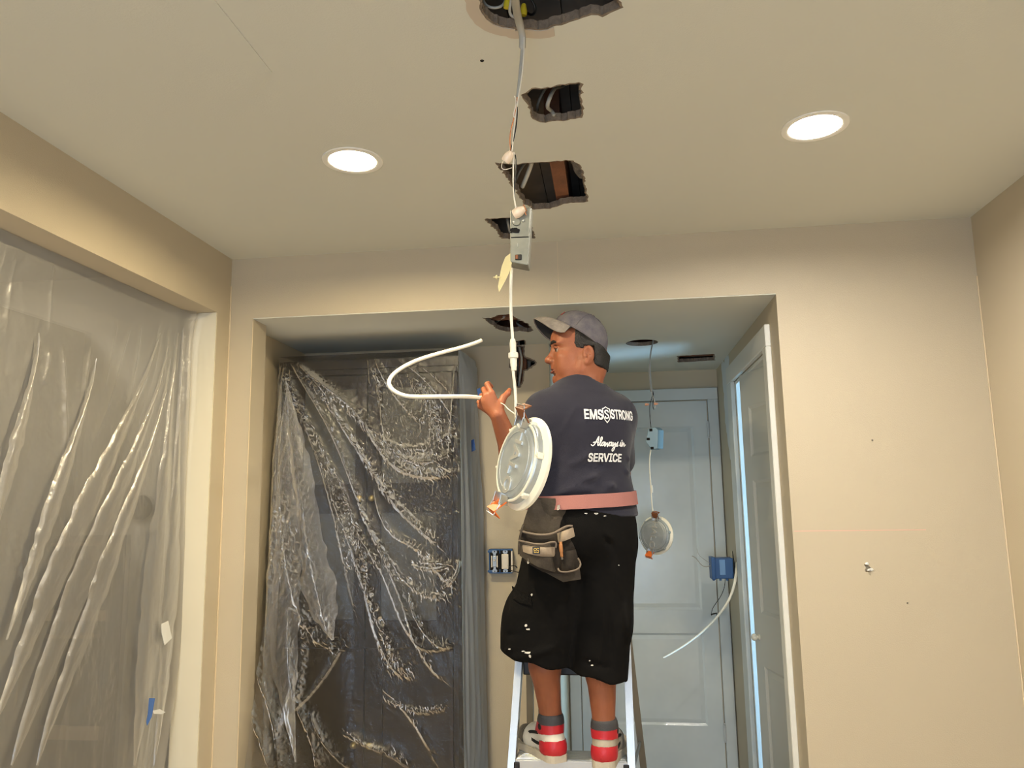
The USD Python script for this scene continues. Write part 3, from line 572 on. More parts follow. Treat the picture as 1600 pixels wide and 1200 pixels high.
# side folds run down
Hs = np.zeros_like(Ug)
for c, a, w in ((.03, .012, .012), (.10, .016, .02), (.19, .02, .022), (.27, .014, .016), (.35, .02, .02)):
    Hs += .45*a*np.exp(-((Ug-Lf-c-.03*np.sin(Wg*2.2+c*9))/w)**2)*np.clip(tz*1.6, .1, 1)
msk = np.clip(Hf/.012, 0, 1)
zone = lambda cx, cy, r: np.exp(-((Ax-F_([(cx, cy)])[0][0])**2+(Wg-F_([(cx, cy)])[0][1])**2)/r**2)
cz = sum(zone(*q) for q in ((690, 690, .14), (650, 660, .13), (600, 600, .12), (640, 730, .12), (560, 870, .10), (690, 790, .09), (650, 880, .11), (690, 930, .10), (460, 860, .13), (440, 960, .12), (620, 1040, .08), (520, 1000, .08), (700, 720, .1), (430, 800, .1)))
BANDS = ([(446, 590, 5), (462, 680, 12), (478, 780, 17), (492, 880, 22), (508, 960, 26), (520, 1000, 20)], [(440, 590, 2), (434, 700, 7), (430, 820, 9), (424, 960, 10), (418, 1080, 9), (414, 1196, 6)], [(450, 600, 5), (446, 720, 14), (450, 860, 20), (444, 980, 22), (448, 1080, 18), (462, 1190, 12)],
        [(462, 574, 4), (520, 640, 8), (560, 700, 12), (596, 760, 14), (632, 800, 14), (680, 846, 8)], [(466, 570, 4), (536, 632, 9), (590, 690, 15), (620, 722, 17), (660, 736, 15), (706, 738, 5)], [(560, 780, 4), (586, 840, 11), (620, 890, 15), (660, 926, 14), (708, 926, 6)],
        [(520, 760, 4), (544, 830, 13), (566, 900, 18), (590, 960, 17), (620, 1030, 12), (650, 1058, 6)], [(470, 940, 4), (490, 1000, 15), (486, 1060, 13), (484, 1094, 4)], [(536, 1142, 4), (566, 1160, 9), (600, 1172, 11), (636, 1192, 8)], [(640, 880, 4), (668, 890, 8), (706, 884, 4)], [(596, 680, 4), (640, 700, 16), (684, 690, 16), (710, 676, 6)])
STEEP = WIDE = 1.
bz = np.zeros_like(Ug)
for q in BANDS[3:]+([(446, 590, 5), (500, 700, 22), (540, 800, 26), (570, 900, 22)], [(640, 590, 16), (680, 660, 24), (650, 740, 24)], [(600, 1090, 8), (660, 1110, 14), (700, 1100, 8)]):
    wq = np.mean([c[2] for c in q])/490*.62
    bz = np.maximum(bz, ridge(Ax, Wg, F_([c[:2] for c in q]), 1., wq*.8, wq*1.3, 2.6))
crk = np.clip(.55*msk+.45*np.clip(cz, 0, 1)+1.1*bz, 0, 1.1)
nz = meshkit.fbm(np.stack([Ax*62+meshkit.fbm(np.stack([Ax*9, Wg*9, 0*Ax], -1), 2, 3)*3, Wg*44+Ax*20, 0*Ax], -1), 3, 21)-.5
nz = np.abs(nz)*2
Hf += .010*bz-.021*crk*nz+.012*(meshkit.fbm(np.stack([Ax*5, Wg*4, 0*Ax+2], -1), 3, 4)-.5)
top = np.clip((2.125-Wg)*9, .12, 1)
wf_ = 1-sd
Yc = Yc-Hf*top*np.clip(1-(Ug-Lf)/.05, 0, 1); Xc = Xc+Hs+.020*np.clip(sd*8, 0, 1)*np.abs(np.sin(np.pi*((Ug-Lf)/.085+.9*meshkit.noise(np.stack([Ug*7, Wg*1.6, 0*Ug], -1), 41))))*np.clip(tz*2+.15, 0, 1)+sd*.016*(meshkit.fbm(np.stack([Ug*12, Wg*5, 0*Ug], -1), 3, 31)-.5)
Zc = Wg+0*Ug
# over the top: a first band bent back over the cornice
NT = 26; bt = np.linspace(0, 1, NT)[::-1]
topb = np.stack([np.repeat(Xc[:, :1], NT, 1), Yc[:, :1]+bt[None]*(.36*(1-sd[:, :1])+.0), 2.125+.012*np.sin(bt[None]*np.pi*.9)+0*Ug[:, :1]+.006*(meshkit.fbm(np.stack([Ax[:, :1]*14+0*bt[None], bt[None]*4+0*Ug[:, :1], 0*bt[None]+0*Ug[:, :1]], -1), 3, 2)-.5)], -1)
body = np.stack([Xc, Yc, Zc], -1)
s2 = thing('plastic_sheet', 'clear wrinkled plastic sheet draped over the dark dresser', 'plastic sheet')
obj('front', grid_mesh(np.concatenate([topb[:362], body[:362]], 1)), 'film_clear', s2, smooth=True)
obj('side_flap', grid_mesh(np.concatenate([topb[361:], body[361:]], 1)), 'film_daylit_blue', s2, smooth=True, label='side flap of the sheet hanging down the dresser, blue daylight put in its colour')
TAPER = 22.
for i, q in enumerate(BANDS):
    if i in (0, 1, 2): obj('doubled_fold', ribbon(q, 'y', 3.312-.22*np.clip((np.linspace(q[0][1], q[-1][1], 90)-760)/440, 0, 1)**1.4*(1 if i in (1, 2) else .25 if i in (0, 7) else 0), (0, -1, 0), .012, 20+i, .026), 'film_gathered' if i < 3 else 'film_fold', s2, smooth=True)
# loose upper corner of the flap
cq = np.array([at(a, b, 'y', y) for a, b, y in ((716, 546, 3.33), (728, 552, 3.45), (741, 566, 3.58), (746, 580, 3.66), (746, 602, 3.68), (742, 625, 3.66), (738, 645, 3.62), (724, 640, 3.46), (717, 600, 3.35))])
cc = cq.mean(0); V = np.vstack([cq, [cc+[.015, -.02, 0]], cq*.999]); F = [[i, (i+1) % 9, 9] for i in range(9)]
cm = trimesh.Trimesh(V[:10], F, process=False).subdivide().subdivide().subdivide(); cm.vertices += (meshkit.fbm(cm.vertices*22, 3, 6)-.5)[:, None]*np.array([.016, -.02, .01])
obj('loose_corner', cm, 'film_daylit_blue', s2, smooth=True)
# ---------------------------------------------------------------- step ladder
mat('aluminium', (196, 198, 198), .34, .85, bump=(120., .0003)); mat('alu_dark', (140, 140, 138), .4, .8); mat('ladder_black', (20, 20, 22), .5)
ld_ = thing('step_ladder', 'aluminium step ladder with black top under the worker', 'ladder')
LZ, LT = .55, .985                      # the step he stands on, the ladder's top
def lad_x(s, z): return (-.355-.062*(LT-z)) if s < 0 else (.034-.004*(LT-z)*1.0+.004)
def lad_y(z): return 3.02-(z-LT)*-.255
def rail(pts, w, d, m, name):
    """C-shaped channel along a line"""
    a, b = np.array(pts[0]), np.array(pts[1]); u = unit(b-a); x = unit(np.cross(u, [0, 1, 0])); y = np.cross(x, u); L = np.linalg.norm(b-a)
    pr = sbox(-w/2, -d/2, w/2, d/2).difference(sbox(-w/2+.004, -d/2+.004, w, d/2-.004)) if w > .015 else sbox(-w/2, -d/2, w/2, d/2)
    return obj(name, frame(ext(pr, L), a, x, -y, u), m, ld_)
for s in (-1, 1):
    rail([(lad_x(s, FZ), lad_y(FZ), FZ+.02), (lad_x(s, LT), lad_y(LT), LT)], .026, .062, 'aluminium', 'front_rail')
    xr = (-.335, -.385) if s < 0 else (.040, .125)
    rail([(xr[1], 3.50, FZ+.02), (xr[0], 3.10, LT)], .026, .034, 'alu_dark', 'rear_rail')
    obj('foot', rbx(lad_x(s, FZ)-.025, lad_x(s, FZ)+.025, lad_y(FZ)-.04, lad_y(FZ)+.04, FZ, FZ+.05, .006), 'ladder_black', ld_)
    obj('foot', rbx(xr[1]-.022, xr[1]+.022, 3.47, 3.53, FZ, FZ+.05, .006), 'ladder_black', ld_)
for k, z in enumerate((.28, LZ)):
    y = lad_y(z); x0, x1 = lad_x(-1, z)+.012, lad_x(1, z)-.012
    st = obj('step', cat_([rbx(x0, x1, y-.034, y+.078, z-.006, z, .002), rbx(x0, x1, y-.036, y-.030, z-.045, z-.001, .002), rbx(x0, x1, y+.072, y+.078, z-.04, z-.001, .002)]), 'aluminium', ld_)
    obj('tread', cat_([rbx(x0+.004, x1-.004, y-.03+i*.014, y-.024+i*.014, z-.001, z+.0018, .001, 4) for i in range(8)]), 'aluminium', st)
    for xx in (x0+.006, x1-.006): obj('bracket', rbx(xx-.010, xx+.010, y-.044, y-.028, z-.042, z-.008, .003), 'ladder_black', st, label='black plastic step bracket')
obj('top_cap', cat_([rbx(-.352, .030, 2.992, 3.145, LT-.03, LT, .008), rbx(-.350, .028, 2.992, 3.005, .81, LT-.01, .005), rbx(-.350, .028, 3.13, 3.145, .88, LT-.01, .005)]), 'ladder_black', ld_, label='black plastic top')
obj('spreader', tube([(-.375, lad_y(.5), .5), (-.362, 3.295, .5)], .006, 8), 'alu_dark', ld_)
obj('spreader', tube([(.035, lad_y(.5), .5), (.080, 3.295, .5)], .006, 8), 'alu_dark', ld_)
for z in (.18, .34): obj('rear_brace', tube([(-.385+.05*z/LT, 3.5-.40*z/LT, z), (.125-.085*z/LT, 3.5-.40*z/LT, z)], .008, 8), 'alu_dark', ld_)

# ---------------------------------------------------------------- hanging lights being fitted
mat('can_steel', (196, 202, 204), .38, .55, var=(20., (168, 176, 178), .3)); mat('lamp_trim', (240, 234, 214), .4); mat('clip_steel', (190, 190, 186), .3, .9)
mat('clip_orange', (222, 108, 36), .5); mat('clip_brown', (132, 76, 40), .5); mat('cable_white', (236, 232, 216), .4); mat('cable_grey', (170, 168, 160), .5)
mat('wire_black', (20, 20, 20), .45); mat('wire_white', (230, 222, 206), .4); mat('wire_copper', (212, 140, 96), .35, .5)
mat('box_galv', (150, 150, 138), .42, .45, var=(26., (122, 124, 118), .3)); mat('box_bright', (212, 212, 206), .3, .6)
mat('nut_clear', (236, 214, 190), .2); mat('nut_orange', (232, 168, 134), .3); mat('card_yellow', (236, 222, 168), .5)
def hanging_light(name, label, c, n, up, R0, clip_back, rot):
    """a canless downlight hung by its lead, its metal back turned along n. Local: x right, y up in the disc, z = n"""
    t = thing(name, label, 'downlight', 'downlights hanging by their leads')
    z = unit(n); y = unit(np.asarray(up)-z*(np.asarray(up)@z)); x = np.cross(y, z); P = (c, x, y, z)
    s = R0/.092
    sc = lambda prof: [(a*s, b*s) for a, b in prof]
    obj('trim_ring', frame(lathe(sc([(.066, -.020), (.0905, -.0195), (.092, -.017), (.0915, -.012), (.084, -.008), (.081, -.006), (.066, -.008)]), 72), *P), 'lamp_trim', t, smooth=40, label='white trim ring')
    obj('lens', frame(lathe(sc([(0, -.0185), (.067, -.0185), (.067, -.010), (0, -.010)]), 48), *P), 'lamp_white', t)
    b = obj('back_plate', frame(lathe(sc([(.080, -.010), (.080, .004), (.0785, .006), (.072, .0062), (.070, .010), (.066, .0115), (.040, .0115), (.038, .0105), (0, .0105)]), 72), *P), 'can_steel', t, smooth=35, label='grey metal back')
    obj('rim_bead', frame(trimesh.creation.torus(.076*s, .0028*s, 64, 10), np.array(c)+z*.0065*s, x, y, z), 'lamp_trim' if rot else 'can_steel', t, smooth=True)
    # embossed lettering, read along the disc
    g = meshkit.text_mesh('HALO', .028*s, .0030*s, True); g.vertices[:, :2] -= g.bounds[:, :2].mean(0); g.vertices[:, 0] *= 1.25
    obj('lettering', frame(g, np.array(c)+z*.0106*s, -y, x, z), 'box_bright', b)
    obj('emboss_ring', frame(trimesh.creation.torus(.058*s, .0014*s, 48, 8), np.array(c)+z*.0112*s, x, y, z), 'can_steel', b, smooth=True)
    for k in range(6):
        a = k*np.pi/3+.35; q = np.array(c)+(x*np.cos(a)+y*np.sin(a))*.081*s
        obj('lug', frame(cat_([rbx(-.006*s, .006*s, -.005*s, .004*s, -.006*s, .006*s, .0015*s, 6), lathe([(0, .009*s), (.0025*s, .009*s), (.0025*s, 0), (0, 0)], 10)]), q, -x*np.sin(a)+y*np.cos(a), x*np.cos(a)+y*np.sin(a), z), 'lamp_trim' if rot else 'can_steel', b)
    for sg, m_ in ((1, 'clip_brown'), (-1, 'clip_orange')):
        # spring clip: a bracket on the plate, bent wire legs and a folded plastic-covered leaf
        o = np.array(c)+y*sg*.078*s; Q = (o, x*sg, y*sg, z)
        k = obj('spring_clip', frame(cat_([rbx(-.016*s, .016*s, -.014*s, .006*s, .006*s, .012*s, .002, 6), rbx(-.016*s, -.013*s, -.012*s, .008*s, .006*s, .026*s, .001, 6), rbx(.013*s, .016*s, -.012*s, .008*s, .006*s, .026*s, .001, 6)]), *Q), 'clip_steel', t)
        obj('wire_spring', frame(tube([(-.018*s, 0, .02*s), (-.018*s, .006*s, .024*s), (-.016*s, .03*s, .03*s), (.016*s, .03*s, .03*s), (.018*s, .006*s, .024*s), (.018*s, 0, .02*s)], .0013*s, 8), *Q), 'clip_steel', k)
        fl = Polygon([(0, 0), (.022*s, .020*s), (.034*s, .004*s), (.0325*s, .003*s), (.0215*s, .017*s), (.001*s, -.002*s)])
        leaf = frame(ext(fl, .036*s), (0, 0, 0), (0, 1, 0), (0, 0, 1), (1, 0, 0)); leaf.vertices[:, 0] -= .018*s; leaf.vertices[:, 2] += .012*s
        obj('clip_sleeve', frame(leaf, *Q), m_, k, label='orange brown plastic sleeve')
    return t, (c, x, y, z, s)
# near one
NY = 1.52
nc = at(811, 722, 'y', NY)
nn = -.40*CF-.84*CR+.24*CU; nup = .965*CU+.26*CR
near, nf = hanging_light('downlight', 'large downlight hanging by its cable in front of the worker\'s arm', nc, nn, nup, .094, 0, 1)
lead = [tuple(at(*q)) for q in ((800, 419, 'y', NY), (798, 450, 'y', NY), (799, 500, 'y', NY), (801, 532, 'y', NY), (802, 580, 'y', NY), (805, 610, 'y', NY), (806, 640, 'y', NY), (807, 655, 'y', NY), (812, 668, 'y', NY-.012))]
obj('lead', tube(lead, .0032, 10, 70), 'cable_white', near, smooth=True, label='white lead')
def plug(p0, p1, parent, s=1.):
    a = np.array(p0); u = unit(np.array(p1)-a); L = np.linalg.norm(np.array(p1)-a); x = unit(np.cross(u, [0, 1, 0])); y = np.cross(u, x)
    pr = [(0, 0), (.0052, 0), (.0058, .08), (.0066, .12), (.0062, .36), (.0064, .42), (.0098, .44), (.0102, .56), (.0094, .60), (.0070, .61), (.0066, .86), (.0058, .88), (.0054, 1), (0, 1)]
    obj('plug', frame(lathe([(r*s, t*L) for r, t in pr], 24), a, x, y, u), 'cable_white', parent, smooth=35, label='white plug joint in the lead')
plug(at(801, 530, 'y', NY), at(803, 579, 'y', NY), near)
# far one in the hall
FY = 3.80
fc = at(1023, 836, 'y', FY)
far, ff = hanging_light('downlight', 'smaller-looking downlight hanging by its lead in front of the far white door', fc, -.72*CF-.66*CR+.18*CU, .985*CU+.08*CR, .092, 0, 0)
fl_ = [tuple(at(a, b, 'y', FY)) for a, b in ((1017, 703), (1015, 730), (1017, 760), (1019, 790), (1021, 806), (1022, 815))]
obj('lead', tube(fl_, .0034, 8, 40), 'cable_white', far, smooth=True)
obj('plug', tube([at(1018, 758, 'y', FY), at(1018.3, 763, 'y', FY), at(1018.8, 770, 'y', FY)], [.0045, .0062, .0045], 12), 'cable_white', far)

# ---- driver boxes of the two lights
def driver_box(name, label, corners, y, depth_vec, m_front, m_side, holes_px):
    """a folded steel box: corners give its front face (pixels on plane y), depth_vec its depth"""
    t = thing(name, label, 'junction box', 'driver boxes hanging on cables')
    P = np.array([at(a, b, 'y', y) for a, b in corners]); Q = P+np.asarray(depth_vec)
    a = m3.Manifold.batch_hull([m3.Manifold.sphere(.0022, 8).translate(tuple(v)) for v in np.vstack([P, Q])]).to_mesh()
    obj('case', trimesh.Trimesh(a.vert_properties[:, :3], a.tri_verts), m_front, t)
    return t, P, Q
nb, P, Q = driver_box('junction_box', 'galvanised steel junction box hanging near the ceiling, its cover plate dangling', [(799, 330), (829, 326), (824, 413), (799, 408)], NY-.02, (-.001, .036, -.001), 'box_galv', 'box_bright', [])
yv = P.mean(0)
def on(px, py, dy=-.0245): return at(px, py, 'y', NY-.02+dy+.0215)
obj('fold', tube([on(799, 371), on(826, 370)], .0009, 6), 'hole_black', nb)
ko_ = frame(lathe([(0, .0022), (.0075, .0022), (.0085, 0), (0, 0)], 24), on(807, 347), (1, 0, 0), (0, 0, 1), (0, -1, 0)); obj('knockout', ko_, 'box_galv', nb)
obj('open_knockout', frame(ext(jag([(-.009, -.004), (.008, -.0055), (.011, .001), (.004, .005), (-.008, .0045)], .002, .0005, 2), .0015), on(804, 360), (1, 0, 0), (0, 0, 1), (0, -1, 0)), 'hole_black', nb)
for q in ((803, 347), (818, 345)): obj('screw', frame(lathe([(0, .0028), (.002, .0026), (.0028, 0), (0, 0)], 12), on(*q), (1, 0, 0), (0, 0, 1), (0, -1, 0)), 'box_bright', nb)
obj('slot', frame(rbx(-.0008, .0008, -.004, .004, -.0005, .0014, .0004, 4), on(809, 383), (1, 0, 0), (0, 0, 1), (0, -1, 0)), 'box_bright', nb)
sk = obj('switch', frame(rbx(-.0065, .0065, -.0055, .0055, -.001, .002, .0008, 4), on(810, 402), (1, 0, 0), (0, 0, 1), (0, -1, 0)), 'wire_black', nb, label='small black selector switch')
obj('slider', frame(rbx(-.0058, -.0005, -.0045, .0045, .0015, .0035, .0006, 4), on(810, 402), (1, 0, 0), (0, 0, 1), (0, -1, 0)), 'clip_brown', sk)
sidev = np.array([on(829.5, 327), on(824.3, 413)]);
cvp = np.array([at(a, b, 'y', yy) for a, b, yy in ((829.5, 325, NY-.03), (831, 345, NY-.015), (829, 372, NY-.005), (824, 414, NY-.02), (825.5, 370, NY-.042))])
obj('side_flange', cat_([ext_xz(Polygon(cvp[:, [0, 2]]), NY-.044, NY-.041)]), 'box_bright', nb, label='bright bent side flange')
pv = [(797, 394), (799, 402), (796, 420), (789, 438), (781, 457), (780, 450), (782, 436), (785, 418), (790, 402)]
pl = ext_xz(Polygon([tuple(at(a, b, 'y', NY-.03)[[0, 2]]) for a, b in pv]).buffer(.0008), NY-.031, NY-.0295)
pl.vertices[:, 1] += (pl.vertices[:, 0]-pl.vertices[:, 0].mean())*.9
cvr = obj('cover_plate', pl, 'card_yellow', nb, label='pale cover plate swinging open')
kp = at(777, 433, 'y', NY-.045)
obj('cover_screw', frame(cat_([lathe([(0, .003), (.004, .003), (.0045, 0), (0, 0)], 14), trimesh.creation.cylinder(.0012, .016, sections=8)]), kp, (0, 1, 0), (0, 0, 1), (-1, 0, 0)), 'card_yellow', cvr)
fb, P2_, Q2_ = driver_box('junction_box', 'small blue-grey driver box hanging in the hall above the far light', [(1013, 671), (1023, 668), (1028, 672), (1027, 700), (1018, 702), (1010, 690)], FY-.02, (.028, .042, .0), 'box_bluegrey' if 'box_bluegrey' in MATS else mat('box_bluegrey', (128, 150, 158), .4, .35), 'box_bright', [])
for q in ((1017, 672), (1013, 686), (1019, 700)): obj('hole', frame(rbx(-.0075, .0075, -.006, .006, -.001, .0012, .0006, 4), at(*q, 'y', FY-.0225), (1, 0, 0), (0, 0, 1), (0, -1, 0)), 'hole_black', fb)
# ---- the supply cables the lights hang on
sc1 = thing('supply_cable', 'grey supply cable with bare splices coming down from the large ceiling hole', 'cable')
up1 = [at(a, b, 'y', y) for a, b, y in ((800, -25, 1.34), (806, 8, 1.42), (811, 34, 1.50), (816, 56, 1.53), (816, 75, 1.54), (814, 100, 1.54), (811, 130, 1.54), (808, 158, 1.54))]
obj('sheath', tube(up1, [.0085]*26+[.0075]*10+[.0036]*24, 10, 60), 'cable_grey', sc1, smooth=True)
def w(pts, r, m, parent, y=NY, name='wire', n=50): return obj(name, tube([at(*p, 'y', y) if len(p) == 2 else at(p[0], p[1], 'y', p[2]) for p in pts], r, 8, n), m, parent, smooth=True)
w([(819, 58), (818, 90), (814, 128), (808, 165), (803, 205), (800, 236)], .0016, 'wire_white', sc1)
w([(807, 155), (808, 175), (806, 200), (800, 228), (796, 244)], .0014, 'wire_black', sc1)
w([(808, 152), (803, 185), (798, 205), (797, 225), (799, 240)], .0013, 'wire_copper', sc1)
w([(804, 150), (806, 165), (803, 178), (806, 186)], .0016, 'wire_white', sc1)
w([(803, 238), (802, 258), (802, 285), (803, 305), (806, 325)], .0016, 'wire_white', sc1)
w([(805, 242), (806, 262), (804, 290), (804, 312)], .0013, 'wire_black', sc1)
w([(792, 244), (786, 252), (784, 262), (800, 262)], .0008, 'wire_white', sc1)
def nut(c, y, parent, s=1., d=(.6, -.3, .74)):
    u = unit(d); x = unit(np.cross(u, [0, 1, 0])); yy = np.cross(u, x); p = at(*c, 'y', y)
    k = obj('wire_connector', frame(lathe([(a*s, b*s) for a, b in ((0, -.011), (.0085, -.011), (.0098, -.006), (.0094, .002), (.0070, .008), (.0045, .012), (0, .0125))], 18), p, x, yy, u), 'nut_clear', parent, smooth=40, label='clear wire connector')
    obj('spring', frame(cat_([trimesh.creation.torus(.0052*s, .0011*s, 20, 6).apply_translation((0, 0, .006*s+.003*i)) for i in range(2)]), p, x, yy, u), 'wire_copper', k)
nut((794, 245), NY-.012, sc1, 1.05); nut((811, 331), NY-.03, sc1, 1.1, (.8, -.2, .35))
obj('wire', tube([at(816, 322, 'y', NY-.03), at(820, 330, 'y', NY-.03), at(822, 336, 'y', NY-.03)], .0012, 6), 'wire_copper', sc1)
obj('wire', tube([at(818, 320, 'y', NY-.028), at(823, 330, 'y', NY-.028)], .0012, 6), 'wire_copper', sc1)
sc2 = thing('supply_cable', 'grey supply cable hanging from the round hole in the hall ceiling', 'cable')
obj('sheath', tube([at(a, b, 'y', y) for a, b, y in ((1020, 522, 3.86), (1020, 535, 3.82), (1017, 550, FY), (1015, 575, FY), (1016, 595, FY), (1018, 612, FY))], [.0035]*22+[.006]*18, 8, 40), 'cable_grey', sc2, smooth=True)
for a, m_ in (((1018, 608, 1020, 616, 1016, 630, 1015.5, 650, 1017, 668), 'wire_black'), ((1018, 610, 1021, 622, 1024, 632, 1023, 638), 'wire_white'), ((1019, 610, 1021, 620, 1020, 632, 1022, 640), 'wire_black')):
    w([(a[i], a[i+1]) for i in range(0, len(a), 2)], .0017, m_, sc2, FY)
for q in ((1011, 632), (1025, 631)): obj('wire_connector', frame(lathe([(0, -.01), (.006, -.01), (.0065, 0), (.003, .01), (0, .01)], 12), at(*q, 'y', FY), (0, 0, 1), (0, 1, 0), (1, 0, 0)), 'nut_orange', sc2)
# ---- cables left in the holes
def in_hole(label, pts, r, m, z=ZC):
    tag(obj('loose_cable', tube([at(a, b, 'z', z+h) for a, b, h in pts], r, 8, 40), m, smooth=True), label, 'cable')
in_hole('grey cable curling down in the small hole right of the hanging cable', [(888, 128, .16), (872, 136, .10), (862, 146, .04), (856, 162, .012), (860, 172, .03), (866, 180, .012)], .0055, 'cable_grey')
in_hole('second grey cable running along the void in the small hole', [(868, 126, .16), (850, 142, .12), (842, 158, .09), (840, 172, .13)], .004, 'cable_grey')
in_hole('pale cable crossing the left half of the widest ceiling hole', [(832, 250, .12), (826, 268, .09), (816, 292, .06)], .008, 'cable_white')
in_hole('thin grey cable inside the left half of the widest ceiling hole', [(822, 254, .16), (812, 268, .12), (804, 290, .10), (805, 310, .16)], .004, 'cable_grey')
in_hole('pale cable in the torn hole beside the junction box', [(793, 337, .12), (794, 350, .05), (799, 372, .03), (800, 386, .10)], .006, 'cable_grey')
in_hole('grey looped wire at the mouth of the large ceiling hole', [(803, -20, .02), (797, 10, .0), (799, 24, -.01), (806, 26, -.012), (808, 14, 0.), (804, -6, .05)], .0032, 'cable_grey')
in_hole('thin looping wire on the left in the large ceiling hole', [(756, -10, .06), (760, 8, .03), (776, 12, .02), (790, -2, .05)], .003, 'cable_grey')
in_hole('thin dark wire arching right in the large ceiling hole', [(820, -10, .08), (834, 6, .06), (836, 16, .05), (822, 18, .1)], .003, 'wire_black')
mat('nut_yellow', (206, 188, 48), .4)
for q, lb in (((793, 2, .03), 'yellow wire connector left of the grey loop in the large hole'), ((818, 14, .05), 'yellow wire connector right of the grey loop in the large hole')):
    tag(obj('wire_nut', frame(lathe([(0, -.014), (.008, -.014), (.0085, -.006), (.005, .01), (0, .013)], 16), at(q[0], q[1], 'z', ZC+q[2]), unit([1, .4, 0]), unit([-.4, 1, .2]), unit([.1, -.2, 1])), 'nut_yellow', smooth=40), lb, 'wire connector')
in_hole('pale cable looping in the torn soffit hole above the plug', [(774, 512, .10), (776, 503, .05), (786, 496, .03), (796, 499, .1)], .006, 'cable_grey', ZO)
in_hole('grey cable on the right of the torn soffit hole', [(810, 503, .08), (814, 510, .03), (824, 515, .02), (832, 518, .05)], .005, 'cable_grey', ZO)
tag(obj('loose_cable', tube([at(a, b, 'y', D3+h) for a, b, h in ((811, 530, .05), (812, 545, .02), (815, 560, .012), (813, 585, .012), (811, 604, .03))], .006, 8, 40), 'cable_grey', smooth=True), 'grey cable running down inside the slot cut in the wall', 'cable')
# ---- pulled white cable in the worker's hand
hc_ = [(757, 623, 2.565), (735, 620, 2.50), (700, 619.5, 2.42), (660, 620, 2.42), (632, 618, 2.43), (615, 610, 2.44), (608, 600, 2.45), (612, 588, 2.47), (626, 576, 2.49), (652, 563, 2.52), (690, 551, 2.56), (720, 543, 2.60), (752, 532, 2.66)]
cbl = thing('pulled_cable', 'thick white cable looping out to the left from the worker\'s hand', 'cable')
obj('sheath', tube([at(*q[:2], 'y', q[2]) for q in [(768, 628, 2.582)]+hc_], .0068, 12, 140), 'cable_white', cbl, smooth=True)
w([(768, 627, 2.582), (780, 629, 2.56), (792, 637, 2.3), (802, 645, 1.9), (806, 652, 1.60)], .0016, 'wire_white', cbl, name='bare_wire')
# ---- two-gang switch box hanging out of the hall side wall
mat('box_blue', (44, 86, 138), .45); mat('switch_ivory', (224, 214, 196), .35); mat('yoke', (150, 152, 150), .35, .7)
bb = thing('switch_box', 'blue two-gang box with bare switches pulled out of the hall wall beside the worker', 'switch box')
bc = at(783, 877, 'y', D3-.05); bx0, bx1, bz0, bz1 = bc[0]-.058, bc[0]+.052, bc[2]-.056, bc[2]+.056
obj('box', cat_([rbx(bx0, bx1, D3-.05, D3-.046, bz0, bz1, .001, 4)]+[rbx(*q, .002, 6) for q in ((bx0, bx0+.004, D3-.05, D3-.002, bz0, bz1), (bx1-.004, bx1, D3-.05, D3-.002, bz0, bz1), (bx0, bx1, D3-.05, D3-.002, bz0, bz0+.004), (bx0, bx1, D3-.05, D3-.002, bz1-.004, bz1), (bx0+.05, bx0+.055, D3-.056, D3-.048, bz0, bz0+.02), (bx0+.05, bx0+.055, D3-.056, D3-.048, bz1-.02, bz1), (bx0-.006, bx0+.02, D3-.052, D3-.048, bz0+.005, bz0+.016), (bx0-.006, bx0+.02, D3-.052, D3-.048, bz1-.016, bz1-.005))]), 'box_blue', bb)
obj('inner_shade_plate', rbx(bx0+.005, bx1-.005, D3-.0515, D3-.0498, bz0+.006, bz1-.006, .0006, 4), 'hole_black', bb, label='black plate painted for the shade inside the box')  # black plate on the box front stands in for the shade inside
def device(xc, kind):
    y = D3-.0545
    yk = Polygon([(-.010, -.05), (.010, -.05), (.012, -.042), (.006, -.034), (.006, .034), (.012, .042), (.010, .05), (-.010, .05), (-.012, .042), (-.006, .034), (-.006, -.034), (-.012, -.042)]).difference(Point(0, .045).buffer(.003)).difference(Point(0, -.045).buffer(.003))
    d = obj('switch' if kind else 'outlet', frame(ext(yk, .002), (xc, y, bc[2]), (1, 0, 0), (0, 0, 1), (0, -1, 0)), 'yoke', bb)
    if kind:
        obj('face', rbx(xc-.0165, xc+.0165, y-.016, y-.001, bc[2]-.034, bc[2]+.034, .003, 8), 'switch_ivory', d); obj('rocker', rbx(xc-.012, xc+.012, y-.0185, y-.014, bc[2]-.028, bc[2]+.028, .0015, 6), 'switch_ivory', d)
    else:
        for s in (-1, 1): obj('side', rbx(xc+s*.013-.003, xc+s*.013+.003, y-.008, y-.001, bc[2]-.027, bc[2]+.027, .0015, 6), 'switch_ivory', d)
        obj('toggle', frame(lathe([(0, .012), (.004, .012), (.006, 0), (0, 0)], 14), (xc, y-.002, bc[2]+.006), (1, 0, 0), (0, 0, 1), (0, -1, 0)), 'switch_ivory', d)
        obj('body', rbx(xc-.0095, xc+.0095, y-.006, y-.001, bc[2]-.025, bc[2]+.025, .0015, 6), 'yoke', d)
device(bx0+.028, 0); device(bx0+.079, 1)
obj('side_switch', rbx(bx1-.004, bx1+.004, D3-.065, D3-.05, bz0+.006, bz1-.01, .001, 4), 'switch_ivory', bb)
w([(808, 888), (800, 884), (795, 888), (803, 893), (815, 893)], .0022, 'wire_black', bb, D3-.09)
